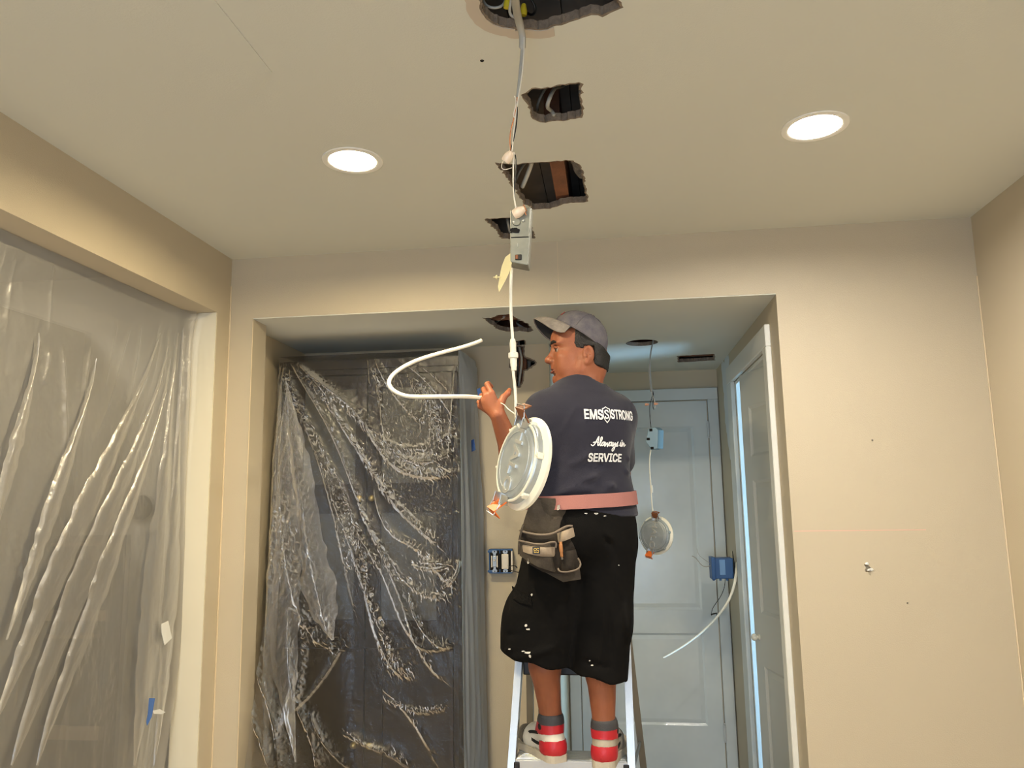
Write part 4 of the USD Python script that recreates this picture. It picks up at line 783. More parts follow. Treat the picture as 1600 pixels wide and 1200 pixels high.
# ---- blue box pulled out of the hall's right wall
ob = thing('outlet_box', 'empty blue box hanging from the hall wall beside the side doorway, wires sticking out', 'electrical box')
oy = 4.34; oc = at(1131, 886, 'y', oy); X0, X1, Z0, Z1 = at(1109, 872, 'y', oy)[0], at(1143, 872, 'y', oy)[0], at(1130, 903, 'y', oy)[2], at(1130, 871, 'y', oy)[2]
obj('box', cat_([rbx(X0, X0+.02, oy-.06, oy+.05, Z0-.004, Z1+.005, .003, 6), rbx(X0+.01, X1, oy-.05, oy+.045, Z0, Z1, .005, 8)]), 'box_blue', ob)
obj('side_plate', rbx(X0+.042, X0+.072, oy-.054, oy-.048, Z0+.02, Z1-.008, .002, 6), mat('box_blue_light', (110, 150, 196), .4), ob, label='paler raised plate on the side of the box')
for i in range(3): obj('lug', rbx(X0+.004+.035*i, X0+.016+.035*i, oy-.045, oy-.03, Z0-.010, Z0+.004, .002, 6), 'box_blue', ob)
w([(1110, 884), (1098, 884), (1092, 878), (1087, 872), (1081, 869)], .0026, 'cable_grey', ob, oy-.02)
w([(1109, 880), (1100, 874), (1093, 868), (1089, 857)], .0012, 'cable_grey', ob, oy-.01)
w([(1133, 904), (1131, 920), (1124, 935), (1115, 948), (1112, 962)], .0016, 'wire_black', ob, oy-.02)
hk = obj('hanging_clip', rbx(*(at(1111, 0, 'y', oy)[0]+np.array([-.012, .016])), oy-.04, oy-.01, at(1113, 966, 'y', oy)[2]-.006, at(1113, 957, 'y', oy)[2], .003, 6), 'wire_black', ob, label='black clip on a wire')
obj('clip_hook', tube([at(1111, 960, 'y', oy-.025), at(1120, 958, 'y', oy-.02), at(1120, 966, 'y', oy-.02)], .004, 8), 'wire_black', hk)
torn = jag([(4.36, 1.02), (4.40, 1.10), (4.46, 1.17), (4.47, 1.04), (4.44, .98)], .02, .004, 2)
struct('trim_8', ext_yz(torn, O2-.0014, O2), 'hole_black', label='dark hole in the hall wall behind the blue box')
tag(obj('loose_cable', tube([at(a, b, 'y', y) for a, b, y in ((1152, 880, 4.3), (1149, 905, 4.2), (1140, 935, 4.18), (1122, 962, 4.16), (1100, 985, 4.14), (1070, 1008, 4.12), (1036, 1028, 4.1))], np.linspace(.0085, .004, 60), 10, 60), 'cable_white', smooth=True), 'white cable curving down from the blue box across the far door', 'cable')
# ---------------------------------------------------------------- the worker
mat('skin', (150, 92, 64), .5, spec=.4, var=(26., (134, 78, 54), .35), bump=(300., .0006), subsurface_weight=.12, subsurface_scale=.006)
mat('hair_black', (24, 21, 20), .55, bump=(260., .003)); mat('lip_skin', (126, 70, 56), .45); mat('eye_white', (150, 132, 118), .2); mat('eye_dark', (22, 14, 10), .15)
mat('shirt_navy', (44, 44, 56), .9, spec=.15, var=(7., (38, 38, 50), .3), bump=(500., .0008), sheen_weight=.15)
mat('print_white', (226, 226, 226), .7)
mat('shorts_black', (14, 13, 13), .92, spec=.12, var=(9., (20, 19, 18), .25), bump=(420., .001))
mat('cap_slate', (86, 84, 94), .9, spec=.15, var=(30., (112, 108, 110), .22), bump=(360., .001)); mat('cap_dusty', (142, 134, 126), .9, var=(38., (104, 98, 96), .25), bump=(300., .001)); mat('cap_under', (46, 46, 46), .9)
mat('shoe_red', (184, 34, 46), .4, bump=(200., .0006)); mat('shoe_grey', (176, 168, 152), .55, var=(30., (148, 140, 126), .3)); mat('shoe_white', (226, 222, 212), .45, var=(20., (206, 200, 186), .3))
mat('shoe_collar', (60, 60, 64), .7, bump=(260., .001)); mat('shoe_black', (18, 18, 19), .6); mat('shoe_sole', (206, 198, 182), .6, var=(18., (170, 160, 142), .3)); mat('shoe_toe', (104, 98, 88), .7)
BA = math.radians(33); Rm = np.array([math.cos(BA), math.sin(BA), 0]); Fm = np.array([-math.sin(BA), math.cos(BA), 0])     # his right, his front
BC = np.array([-.107, 2.868, 0])
TZ = [1.20, 1.25, 1.32, 1.40, 1.46, 1.54, 1.62, 1.70, 1.755, 1.80, 1.84, 1.875, 1.91]
TA = [.110, .155, .176, .176, .172, .170, .172, .178, .176, .152, .112, .075, .055]
TB = [.070, .105, .132, .130, .126, .122, .122, .120, .112, .098, .080, .066, .056]
TS = [.0, .0, -.004, 0, .006, .008, .004, -.002, -.006, -.008, -.004, .004, .012]     # shift towards his front
fa, fb_, fs_ = (interp1d(TZ, q, kind='cubic', bounds_error=False, fill_value=(q[0], q[-1])) for q in (TA, TB, TS))
def torso(off, z0, z1, ta=0., round_=.03):
    def f(P):
        p = P-BC; z = P[..., 2]; a, b = fa(z)+off+ta, fb_(z)+off; u, v = p@Rm, p@Fm-fs_(z)
        q = (np.abs(u/a)**2.35+np.abs(v/b)**2.35)**(1/2.35); d = (q-1)*np.minimum(a, b)
        return np.maximum(d, np.maximum(z0-z, z-z1))
    return f
def loc(u, v, z): return BC+Rm*u+Fm*v+np.array([0, 0, z])
# joints
SHL, ELL, WRL = np.array([-.225, 2.775, 1.768]), np.array([-.312, 2.662, 1.545]), np.array([-.368, 2.553, 1.736])
SHR, ELR, WRR = np.array([.022, 2.952, 1.768]), np.array([.035, 3.09, 1.55]), np.array([-.12, 3.24, 1.66])
HIPL, KNL, ANL = np.array([-.195, 2.85, 1.25]), np.array([-.262, 2.855, .965]), np.array([-.241, 2.896, .655])
HIPR, KNR, ANR = np.array([-.030, 2.88, 1.25]), np.array([-.060, 2.855, .955]), np.array([-.053, 2.842, .645])
# head frame: face turned to his left, seen in profile
HA = math.radians(11); hf = np.array([-math.cos(HA), -math.sin(HA), 0]); hz = unit(np.array([0, 0, 1])+.05*hf*-1); hf = unit(hf-hz*(hf@hz)-.0*hz); hl = np.cross(hz, hf)   # forward, up, his left (towards us)
EAR = np.array([-.082, 2.872, 1.975])
def hd(f, l, z): return EAR+hf*f+hl*l+hz*z
HM = np.stack([hf, hl, hz])
def build_head(F):
    k = .03
    F.ell(hd(.022, 0, .068), (.106, .076, .090), k, HM)             # cranium
    F.ell(hd(.056, 0, -.010), (.066, .064, .092), k, HM)            # face
    F.cone(hd(.090, 0, -.083), hd(.084, 0, -.060), .022, .026, .025) # chin
    for s in (-1, 1):
        F.cone(hd(.018, s*.052, -.052), hd(.080, s*.016, -.080), .018, .020, .03)      # jaw line
        F.cone(hd(.012, s*.060, -.010), hd(.018, s*.054, -.050), .016, .016, .03)
        F.ell(hd(.084, s*.044, -.004), (.026, .020, .017), .022, HM)                      # cheekbone
        F.ell(hd(.074, s*.042, -.040), (.030, .020, .030), .03, HM)                       # cheek
        F.ell(hd(.104, s*.034, .048), (.017, .026, .010), .014, HM)                      # brow
    F.ell(hd(.066, 0, .072), (.052, .062, .040), .03, HM)           # forehead
    for s in (-1, 1): F.ell(hd(.119, s*.034, .028), (.017, .019, .0115), .010, HM, cut=True)   # eye sockets
    for s in (-1, 1):
        F.ell(hd(.100, s*.033, .027), (.0155, .0160, .0140), .004, HM)       # lids
    F.cone(hd(.112, 0, .036), hd(.134, 0, -.004), .0085, .0115, .014)        # nose bridge
    F.ell(hd(.137, 0, -.012), (.0150, .0135, .0120), .010, HM)              # nose tip
    for s in (-1, 1): F.ell(hd(.124, s*.015, -.016), (.0125, .0085, .0095), .007, HM)
    F.ell(hd(.112, 0, -.034), (.014, .024, .012), .014, HM)                 # upper lip bulk
    F.ell(hd(.1165, 0, -.0435), (.0105, .021, .0055), .005, HM)             # lips
    F.ell(hd(.1135, 0, -.0555), (.0105, .019, .0060), .005, HM)
    F.ell(hd(.124, 0, -.0495), (.012, .024, .0016), .003, HM, cut=True)
    F.ell(hd(.109, 0, -.068), (.010, .02, .007), .008, HM, cut=True)        # under the lip
    F.ell(hd(.102, 0, -.082), (.016, .02, .015), .012, HM)                  # chin ball
    for s in (-1, 1):                                                       # ears
        F.ell(hd(-.002, s*.076, .004), (.021, .010, .034), .006, HM); F.ell(hd(.003, s*.084, .006), (.0125, .007, .021), .005, HM, cut=True)
        F.ell(hd(.010, s*.079, -.003), (.006, .005, .008), .004, HM); F.ell(hd(-.003, s*.083, -.006), (.006, .004, .011), .004, HM)
        F.ell(hd(.006, s*.078, -.026), (.009, .006, .010), .006, HM)
    F.cone(hd(-.018, 0, -.04), loc(0, .012, 1.87), .058, .062, .03)           # neck
    for s in (-1, 1): F.cone(hd(-.012, s*.052, -.035), loc(s*.02, .05, 1.86), .016, .014, .02)   # neck cords
    F.cone(hd(-.052, 0, .0), loc(.01, -.03, 1.86), .036, .044, .03)
# hand
n_h = unit([.10, 1., .15]); d_h = unit(np.array([-.60, -.10, .80])); d_h = unit(d_h-n_h*(d_h@n_h)); t_h = np.cross(n_h, d_h)      # palm side, along the hand, towards the thumb
if t_h[0] < 0: t_h = -t_h
def hp_(d, t, n): return WRL+d_h*d+t_h*t+n_h*n
def finger(F, base, L, R, curl, splay, d0=None):
    p = np.array(base); a = 0.; pts = [p]; f0 = unit(d_h+t_h*splay)
    for l, c in zip(L, curl):
        a += math.radians(c); p = p+l*(f0*math.cos(a)+n_h*math.sin(a)); pts.append(p)
    for i in range(len(L)): F.cone(pts[i], pts[i+1], R*(1-.09*i), R*(1-.09*(i+1)), .004)
    return pts
def build_hand(F):
    mcp = [hp_(.072, .029, .0), hp_(.076, .009, -.003), hp_(.071, -.011, -.001), hp_(.063, -.029, .003)]
    for m in mcp: F.cone(hp_(.012, .25*float((m-WRL)@t_h), .002), m, .0150, .0115, .012)
    F.cone(hp_(.02, .0, .004), hp_(.06, .0, .006), .018, .020, .012)
    tips = [finger(F, mcp[0], (.040, .025, .020), .0096, (26, 58, 40), .06), finger(F, mcp[1], (.043, .028, .021), .0098, (50, 72, 46), .02),
            finger(F, mcp[2], (.040, .026, .020), .0092, (58, 66, 42), -.05), finger(F, mcp[3], (.032, .020, .017), .0082, (56, 60, 40), -.16)]
    b = hp_(.020, .022, .004); q1 = b+unit(t_h*.80+d_h*.55+n_h*.45)*.034; q2 = q1+unit(t_h*.70+d_h*.20+n_h*.8)*.027; q3 = q2+unit(t_h*.35+d_h*.35+n_h*.9)*.022
    F.cone(b, q1, .0150, .0118, .008); F.cone(q1, q2, .0112, .0098, .004); F.cone(q2, q3, .0098, .0080, .004)
    return tips, (q2, q3)
BF = Field(rng_ax((-.50, -.43, .006), (-.43, -.30, .0027), (-.30, -.262, .004), (-.262, .03, .0027), (.03, .16, .007)),
           rng_ax((2.44, 2.49, .006), (2.49, 2.62, .0027), (2.62, 2.76, .005), (2.76, 2.985, .0027), (2.985, 3.34, .008)),
           rng_ax((.56, 1.66, .007), (1.66, 2.16, .0027)), .02)
BF.add(torso(0, 1.20, 1.905), (-.40, 2.6, 1.1), (.2, 3.15, 1.95), .02)
for S, E, W_, fine in ((SHL, ELL, WRL, 1), (SHR, ELR, WRR, 0)):
    BF.cone(S, E, .050, .038, .03); BF.cone(E, E+(W_-E)*.35, .040, .041, .02); BF.cone(E+(W_-E)*.35, W_, .041, .0265, .02)
    BF.cone(loc(0, 0, 1.86), S, .05, .055, .04)
tips, thumb = build_hand(BF)
# right hand, holding the fitting in front of him: a loose half-closed hand
rw = WRR; rd = unit([-.75, .2, .45]); rn = unit(np.cross(rd, [0, 0, 1.])); rt = np.cross(rd, rn)
for i in range(4):
    m_ = rw+rd*.08+rt*(.03-.02*i); BF.cone(rw+rd*.01+rt*(.012-.008*i), m_, .016, .012, .012)
    q1 = m_+unit(rd*.7+rn*.7)*.04; q2 = q1+unit(rd*-.1+rn)*.027; q3 = q2+unit(-rd*.7+rn*.5)*.02
    for a_, b_, r_ in ((m_, q1, .0095), (q1, q2, .009), (q2, q3, .0083)): BF.cone(a_, b_, r_, r_*.93, .004)
q1 = rw+rd*.03+rt*.045+rn*.02; BF.cone(rw+rd*.015+rt*.02, q1, .014, .011, .006); BF.cone(q1, q1+unit(rd+rn)*.035, .011, .009, .004)
for H_, K_, A_ in ((HIPL, KNL, ANL), (HIPR, KNR, ANR)):
    BF.cone(H_, K_, .076, .056, .03); c1 = K_+(A_-K_)*.30+np.array([0, -.012, 0])
    BF.cone(K_, c1, .054, .055, .02); BF.cone(c1, A_+np.array([0, 0, .03]), .054, .037, .02); BF.cone(A_+np.array([0, 0, .03]), A_-np.array([0, 0, .055]), .036, .033, .02)
build_head(BF)
man = thing('person', 'person in dark shirt, black shorts and cap standing on the ladder holding a cable', 'person')
obj('body', smooth(BF.mesh(), 5), 'skin', man, smooth=True)
# eyes, brows, lips, hair
for s in (1, -1):
    e = obj('eye', frame(trimesh.creation.icosphere(3, .0135), hd(.1036, s*.0335, .0250), hf, hl, hz), 'eye_white', man, smooth=True)
    obj('iris', frame(lathe([(0, .0012), (.0066, .0004), (.0074, -.0012), (0, -.0012)], 20), hd(.1036, s*.0335, .0250)+unit(hf*1+hl*s*.25-hz*.15)*.0134, *np.stack([np.cross(unit(hl-hf*.0), unit(hf+hl*s*.25-hz*.15)), unit(hl), unit(hf+hl*s*.25-hz*.15)])), 'eye_dark', e)
    obj('eyelid', tube([hd(.1090, s*.018, .0275), hd(.1172, s*.026, .0335), hd(.1180, s*.034, .0335), hd(.1120, s*.046, .0285)], .0045, 8, 20), 'skin', man, smooth=True)
    b0 = [hd(.1285-.0065*i*i*.5, s*(.013+.020*i), .0470+(.004, .0065, .001)[i]) for i in range(3)]
    obj('eyebrow', tube(b0, np.r_[np.linspace(.0050, .0060, 12), np.linspace(.0060, .003, 12)], 8, 24), 'hair_black', man, smooth=True)
for z, r in ((-.0432, .0052), (-.0562, .0060)):
    obj('lip', tube([hd(.1145, -.021, -.0495), hd(.1235, -.009, z), hd(.1245, 0, z), hd(.1235, .009, z), hd(.1145, .021, -.0495)], [.0012]+[r*.62]*22+[.0012], 8, 24), 'lip_skin', man, smooth=True)
HF = Field(rng_ax((-.26, .04, .0032)), rng_ax((2.76, 2.98, .0032)), rng_ax((1.88, 2.14, .0032)), .012)
HF.ell(hd(.020, 0, .066), (.109, .0795, .094), .01, HM)
for s in (-1, 1): HF.cone(hd(-.030, s*.036, .03), hd(-.034, s*.030, -.045), .044, .036, .02)
HF.cone(hd(-.052, 0, .01), hd(-.048, 0, -.05), .044, .040, .02)
def hair_region(P):
    q = (P-EAR)@HM.T; f, l, z = q[..., 0], np.abs(q[..., 1]), q[..., 2]
    lo = np.where(f > .052, .20, np.where(f > .016, .026+.0*f, np.where(f > -.022, .036, -.040+.25*(f+.06))))
    front = np.interp(z, [.0, .03, .06, .09], [.040, .046, .060, .064])
    return np.maximum(np.maximum(lo-z, f-front), (P-EAR-hf*.022-hz*.083)@unit(hz-hf*.60)-.002)
HF.keep(hair_region, .006)
hm = HF.mesh(); hm.vertices += hm.vertex_normals*((meshkit.fbm(hm.vertices*260, 2, 2)-.5)*.003)[:, None]
obj('hair', hm, 'hair_black', man, smooth=True)

# ---- shirt
SF = Field(rng_ax((-.40, .20, .0052)), rng_ax((2.58, 3.14, .0052)), rng_ax((1.35, 1.95, .0052)), .03)
def shirt_t(P):
    z = P[..., 2]; return torso(0, 1.36, 1.905, 0)(P)-(.014+.010*np.clip((1.56-z)/.1, 0, 1)+.004*np.clip((z-1.6)/.15, 0, 1))
SF.add(shirt_t, (-.42, 2.55, 1.32), (.22, 3.18, 2.0), .02)
SF.keep(lambda P: np.maximum(1.428+.004*np.sin(P[..., 0]*20)-.042*np.clip((P[..., 0]+.12)/.15, 0, 1)-P[..., 2], P[..., 2]-(1.895-.05*((P-BC)@Fm)*2-.2*np.abs((P-BC)@Rm)*0)), .010)
for S, E in ((SHL, ELL), (SHR, ELR)):
    SF.cone(loc(0, -.01, 1.845), S, .058, .066, .05); SF.cone(S, S+(E-S)*.76, .066, .064, .05)
SF.cut(lambda P: sd_cone(P, hd(-.03, 0, .06), hd(-.02, 0, -.062)+0*hf, .066, .066), (-.26, 2.7, 1.88), (.1, 3.02, 2.05), .008)
sm = smooth(SF.mesh(), 4)
def wrinkle(m, amp, fn):
    n = m.vertex_normals; m.vertices = m.vertices+n*(amp*fn(m.vertices))[:, None]; return m
def fold(V, c, d, w, L, a):
    """a cloth fold along direction d through c"""
    d = unit(d); q = V-c; t = q@d; r = np.linalg.norm(q-t[:, None]*d, axis=1); return a*np.exp(-(r/w)**2)*np.exp(-(t/L)**2)
def shirt_folds(V):
    h = .5*(meshkit.fbm(V*np.array([9, 9, 16]), 3, 3)-.5)
    for c, d, w, L, a in ((loc(-.10, -.14, 1.50), (.9, .1, .35), .013, .10, 1.2), (loc(-.02, -.14, 1.535), (.9, .1, .30), .012, .12, 1.0), (loc(.05, -.14, 1.50), (.95, 0, .2), .012, .10, .9), (loc(-.12, -.13, 1.565), (.8, .0, .6), .012, .09, 1.),
                          (loc(-.06, -.13, 1.60), (.85, .0, .5), .014, .10, .7), (loc(.12, -.10, 1.55), (.9, .2, -.25), .012, .06, .8), (loc(.13, -.09, 1.60), (.9, .2, -.3), .010, .06, .6), (loc(-.155, -.06, 1.66), (.25, 0, 1), .014, .07, 1.5),
                          (loc(-.13, -.10, 1.70), (.55, 0, .85), .012, .07, 1.1), (loc(-.165, -.05, 1.72), (.35, .2, 1), .010, .06, -1.4), (loc(-.09, -.13, 1.465), (1, .2, .1), .012, .12, -1.2), (loc(.04, -.14, 1.462), (1, .2, .12), .012, .1, -1.1),
                          (SHL+(ELL-SHL)*.45+np.array([.02, -.055, 0]), (.8, .1, .5), .011, .05, -1.), (SHL+(ELL-SHL)*.62+np.array([0, -.055, 0]), (.9, .1, .3), .010, .05, .9), (loc(.14, -.08, 1.70), (.3, .1, 1), .012, .06, -.8), (loc(.0, -.13, 1.57), (1, 0, .12), .010, .09, -.6)):
        h = h+fold(V, c, d, w, L, a)
    return h
wrinkle(sm, .0115, shirt_folds)
shirt = obj('shirt', sm, 'shirt_navy', man, smooth=True)
cuffc = SHL+(ELL-SHL)*.80; obj('cuff_hem', frame(trimesh.creation.torus(.0625, .0035, 40, 8), SHL+(ELL-SHL)*.775+(ELL-SHL)*.0+unit(ELL-SHL)*.058, unit(np.cross(ELL-SHL, [0, 0, 1])), unit(np.cross(unit(ELL-SHL), unit(np.cross(ELL-SHL, [0, 0, 1])))), unit(ELL-SHL)), 'shirt_navy', shirt, smooth=True)
# printed lettering wraps round the back
vv = sm.vertices; nn_ = sm.vertex_normals; bk = (nn_@Fm < -.12)&(vv[:, 2] < 1.88)
lu, lv, lw = (vv[bk]-BC)@Rm, (vv[bk]-BC)@Fm, vv[bk, 2]
m_ = np.abs(lu) < .185; TREE = (np.c_[lu, lw][m_], lv[m_])
def wrap_print(g, name, depth=.0012):
    """g: flat lettering mesh, x along his right, y up (world z), z thickness"""
    for _ in range(2): g = g.subdivide_to_size(.006) if g.edges_unique_length.max() > .006 else g
    d = griddata(TREE[0], TREE[1], g.vertices[:, :2], 'linear'); n = griddata(TREE[0], TREE[1], g.vertices[:, :2], 'nearest'); d = np.where(np.isnan(d), n, d)
    V = BC*np.array([1, 1, 0])+g.vertices[:, :1]*Rm+(d-.0016-g.vertices[:, 2])[:, None]*Fm+np.array([0, 0, 1])*g.vertices[:, 1:2]
    m = trimesh.Trimesh(V, g.faces, process=False); m.fix_normals(); return obj(name, m, 'print_white', shirt, label='white printed '+name)
def blockword(txt, u0, u1, z0, h, slant=0., grow=0.0):
    g = meshkit.text_mesh(txt, h, .0010, True); g = cat_([g.copy().apply_translation((dx_*h*.022, dy_*h*.022, 0)) for dx_ in (-1, 1) for dy_ in (-1, 1)]); b = g.bounds; g.vertices[:, 0] = u0+(g.vertices[:, 0]-b[0, 0])/(b[1, 0]-b[0, 0])*(u1-u0); g.vertices[:, 1] = z0+(g.vertices[:, 1]-b[0, 1])*h/(b[1, 1]-b[0, 1])
    g.vertices[:, 0] += slant*(g.vertices[:, 1]-z0); return g
def strokes(lines, r, depth=.001):
    sh = unary_union([LineString(spline(l, 24) if len(l) > 2 else l).buffer(r, 6) for l in lines]); return ext(sh, depth)
TU, TZ0 = .036, 1.738
wrap_print(blockword('EMS', TU-.098, TU-.022, TZ0-.006, .038), 'lettering_ems'); wrap_print(blockword('STRONG', TU+.012, TU+.132, TZ0-.002, .037), 'lettering_strong')
sx, sz = TU-.006, TZ0+.014
sh_o = Polygon([(sx-.017, sz+.022), (sx-.008, sz+.025), (sx, sz+.030), (sx+.008, sz+.025), (sx+.017, sz+.022), (sx+.017, sz-.006), (sx+.011, sz-.020), (sx, sz-.032), (sx-.011, sz-.020), (sx-.017, sz-.006)])
S_ = unary_union([LineString(spline([(sx+.007, sz+.010), (sx, sz+.015), (sx-.007, sz+.009), (sx, sz+.001), (sx+.007, sz-.007), (sx, sz-.014), (sx-.007, sz-.008)], 30)).buffer(.0026)])
wrap_print(ext(unary_union([sh_o.difference(sh_o.buffer(-.0034)), S_]), .001), 'emblem')
# script line, written in strokes
c0, zb, e = TU-.068, 1.640, .0235
def sc_(pts, x, s=1.): return [(c0+(x+a*s)*e+.22*(b*s)*e, zb+b*s*e) for a, b in pts]
scr = [sc_([(-.25, .12), (.1, .0), (.5, .7), (.78, 1.35), (.80, .6), (.95, .0)], 0), sc_([(.05, .45), (.45, .55), (.9, .45)], 0),
       sc_([(.95, .05), (1.2, .4), (1.42, 1.2), (1.28, 1.3), (1.16, .5), (1.3, .0), (1.55, .3)], 0),
       sc_([(.55, .5), (.3, .55), (.05, .2), (.25, .0), (.55, .5), (.55, .1), (.8, .1)], 1.45), sc_([(0, .1), (.1, .5), (.15, .0), (.4, .45), (.45, .0), (.75, .5), (.95, .4)], 2.25) if False else sc_([(0, .5), (.05, .0), (.35, .45), (.42, .0), (.72, .55)], 2.12),
       sc_([(.55, .5), (.3, .55), (.05, .2), (.25, .0), (.55, .5), (.55, .1), (.8, .12)], 2.8), sc_([(0, .5), (.12, .05), (.42, .5), (.3, -.6), (.05, -.75), (-.02, -.5), (.4, -.1), (.7, .2)], 3.6),
       sc_([(0, .15), (.35, .6), (.30, .3), (.42, .1), (.15, .0)], 4.2), sc_([(0, .1), (.2, .55), (.2, .05), (.45, .2)], 5.0), sc_([(.3, .85), (.34, .92)], 5.0), sc_([(0, .05), (.12, .55), (.1, .0), (.4, .5), (.5, .4), (.5, .05), (.85, .25)], 5.45)]
wrap_print(strokes(scr, .0021), 'lettering_script')
wrap_print(blockword('SERVICE', TU-.088, TU+.060, 1.583, .031, .08), 'lettering_service')

# ---- shorts
HF_ = Field(rng_ax((-.46, .14, .0058)), rng_ax((2.66, 3.08, .0058)), rng_ax((.80, 1.47, .0058)), .03)
HF_.add(lambda P: torso(.020, 1.20, 1.435)(P), (-.42, 2.58, 1.15), (.2, 3.16, 1.5), .03)
HF_.cone((-.205, 2.855, 1.27), (-.285, 2.858, .88), .118, .122, .04); HF_.cone((-.030, 2.875, 1.27), (-.072, 2.862, .80), .112, .104, .03)
HF_.ell((-.345, 2.815, .995), (.060, .075, .13), .05)                   # cargo pocket
HF_.ell((.036, 2.84, 1.04), (.022, .07, .08), .02)
HF_.keep(lambda P: np.maximum(np.where(P[..., 0] < -.180, .925-.26*(P[..., 0]+.40), .868-.24*(P[..., 0]+.180))+.004*np.sin(P[..., 0]*60)-P[..., 2], P[..., 2]-(1.438-.03*(P[..., 0]+.1))), .006)
HF_.cut(lambda P: sd_cone(P, np.array([-.178, 2.70, .78]), np.array([-.165, 2.76, 1.0]), .016, .004), (-.22, 2.6, .7), (-.12, 2.9, 1.1), .03)
shm = smooth(HF_.mesh(), 4)
def shorts_folds(V):
    h = .9*(meshkit.fbm(V*np.array([11, 11, 7]), 3, 13)-.5)
    for c, d, w, L, a in (((-.06, 2.745, 1.36), (.7, 0, -.6), .012, .08, 1.2), ((-.03, 2.745, 1.32), (.7, 0, -.7), .012, .08, -1.2), ((.0, 2.77, 1.20), (.2, 0, -1), .016, .12, 1.), ((-.13, 2.74, 1.12), (.3, 0, 1), .015, .12, -1.4), ((-.05, 2.755, .98), (.15, 0, 1), .014, .12, 1.), ((-.02, 2.765, 1.0), (-.1, 0, 1), .012, .12, -1.),
                          ((-.33, 2.76, .96), (1, .2, .3), .012, .08, 1.3), ((-.31, 2.75, 1.0), (1, .1, .1), .01, .08, -1.2), ((-.26, 2.74, .94), (1, 0, .25), .012, .1, 1.), ((-.10, 2.76, .90), (1, 0, -.2), .012, .08, -1.), ((-.36, 2.78, 1.02), (.3, .3, 1), .01, .07, -1.)):
        h = h+fold(V, np.array(c), d, w, L, a)
    return h
wrinkle(shm, .009, shorts_folds)
shorts = obj('shorts', shm, 'shorts_black', man, smooth=True)
sv = shm.vertices; fr_ = shm.vertex_normals[:, 1] < -.1
STREE = (sv[fr_][:, [0, 2]], sv[fr_][:, 1])
def on_shorts(poly_px, name, m, th=.003, off=.0, label=None, parent=None):
    pts = np.array([at(a, b, 'y', 2.75)[[0, 2]] for a, b in poly_px]); g = ext(Polygon(pts), th); g = g.subdivide_to_size(.012)
    d = griddata(*STREE, g.vertices[:, :2], 'nearest'); d = np.minimum(d, np.nanmin(d)+.06)
    V = np.c_[g.vertices[:, 0], d-off-g.vertices[:, 2], g.vertices[:, 1]]; k = trimesh.Trimesh(V, g.faces, process=False); k.fix_normals()
    return obj(name, k, m, parent or shorts, label=label)
on_shorts([(797, 918), (812, 926), (830, 933), (832, 946), (812, 942), (800, 936)], 'pocket_flap', 'shorts_black', .006, .001)
mat('paint_spot', (206, 202, 194), .7)
rs = random.Random(4)
for (px, py, w_, h_) in ((823, 976, 4, 5), (826, 982, 6, 3), (812, 932, 5, 2), (822, 934, 7, 2), (831, 929, 3, 4), (826, 1018, 9, 3), (829, 1023, 4, 6), (818, 1016, 6, 2), (797, 1013, 4, 2), (921, 1034, 3, 2), (916, 802, 4, 2), (932, 802, 5, 3), (945, 806, 4, 2), (967, 884, 2, 2), (925, 1041, 4, 2)):
    on_shorts([(px+w_*.6*math.cos(t)*rs.uniform(.6, 1.2), py+h_*.6*math.sin(t)*rs.uniform(.6, 1.2)) for t in np.linspace(0, 2*np.pi, 8)[:-1]], 'paint_spot', 'paint_spot', .0012, .002)

# ---- cap
CF_ = Field(rng_ax((-.30, .05, .0034)), rng_ax((2.74, 3.0, .0034)), rng_ax((1.98, 2.20, .0034)), .012)
CM = np.stack([unit(hf+hz*.60), hl, unit(hz-hf*.60)])      # the cap sits tilted, low at the back
CC = hd(.022, 0, .083)
CF_.ell(CC, (.112, .089, .096), .01, CM)
CF_.keep(lambda P: -((P-CC)@CM[2]+.004), .004)
CF_.cut(lambda P: sd_ell((P-CC)@CM.T, np.array([.106, .083, .090])), (-.3, 2.7, 1.95), (.06, 3.02, 2.2), .003)
cm_ = smooth(CF_.mesh(), 3)
cm_ = wrinkle(cm_, .004, lambda V: meshkit.fbm(V*22, 3, 5)-.5)
cap = obj('cap', cm_, 'cap_slate', man, smooth=True)
for k in range(6):
    a = k*np.pi/3+.2; pts = []
    for t in np.linspace(.06, 1.45, 20): pts.append(CC+CM.T@(np.array([.1122*math.cos(a)*math.sin(t), .0892*math.sin(a)*math.sin(t), .0962*math.cos(t)])))
    obj('seam', tube(pts, .0011, 6), 'cap_slate', cap)
obj('button', frame(lathe([(0, .006), (.006, .005), (.008, 0), (0, 0)], 16), CC+CM[2]*.0955, CM[0], CM[1], CM[2]), 'cap_slate', cap)
obj('sweat_band', tube([CC+CM.T@np.array([.1125*math.cos(t), .0895*math.sin(t), -.002]) for t in np.linspace(0, 2*np.pi, 60)], .003, 6), 'cap_slate', cap)
# brim: a curved, thick visor
nu, nv = 40, 18; U_, V_ = np.meshgrid(np.linspace(-1, 1, nu), np.linspace(0, 1, nv), indexing='ij')
ang = U_*1.20; base = np.stack([.109*np.cos(ang), .087*np.sin(ang), 0*ang], -1)
reach = .080*np.sqrt(np.clip(1-U_**2*.96, 0, 1))
topS = CC+base@CM+(V_*reach)[..., None]*(hf+.10*hz)+(V_*reach*.35*np.sin(ang))[..., None]*hl-(V_**1.2*.050*np.abs(U_)**1.5*np.sqrt(np.clip(1-U_**8, 0, 1)))[..., None]*hz+(.012*np.sin(V_*np.pi)*(1-U_**2))[..., None]*hz
bot = topS-hz*.0035
gt = grid_mesh(topS); gb = grid_mesh(bot)
br = obj('brim', gt, 'cap_dusty', cap, smooth=True, label='dusty pale top of the cap brim'); obj('brim_underside', gb, 'cap_under', br, smooth=True)
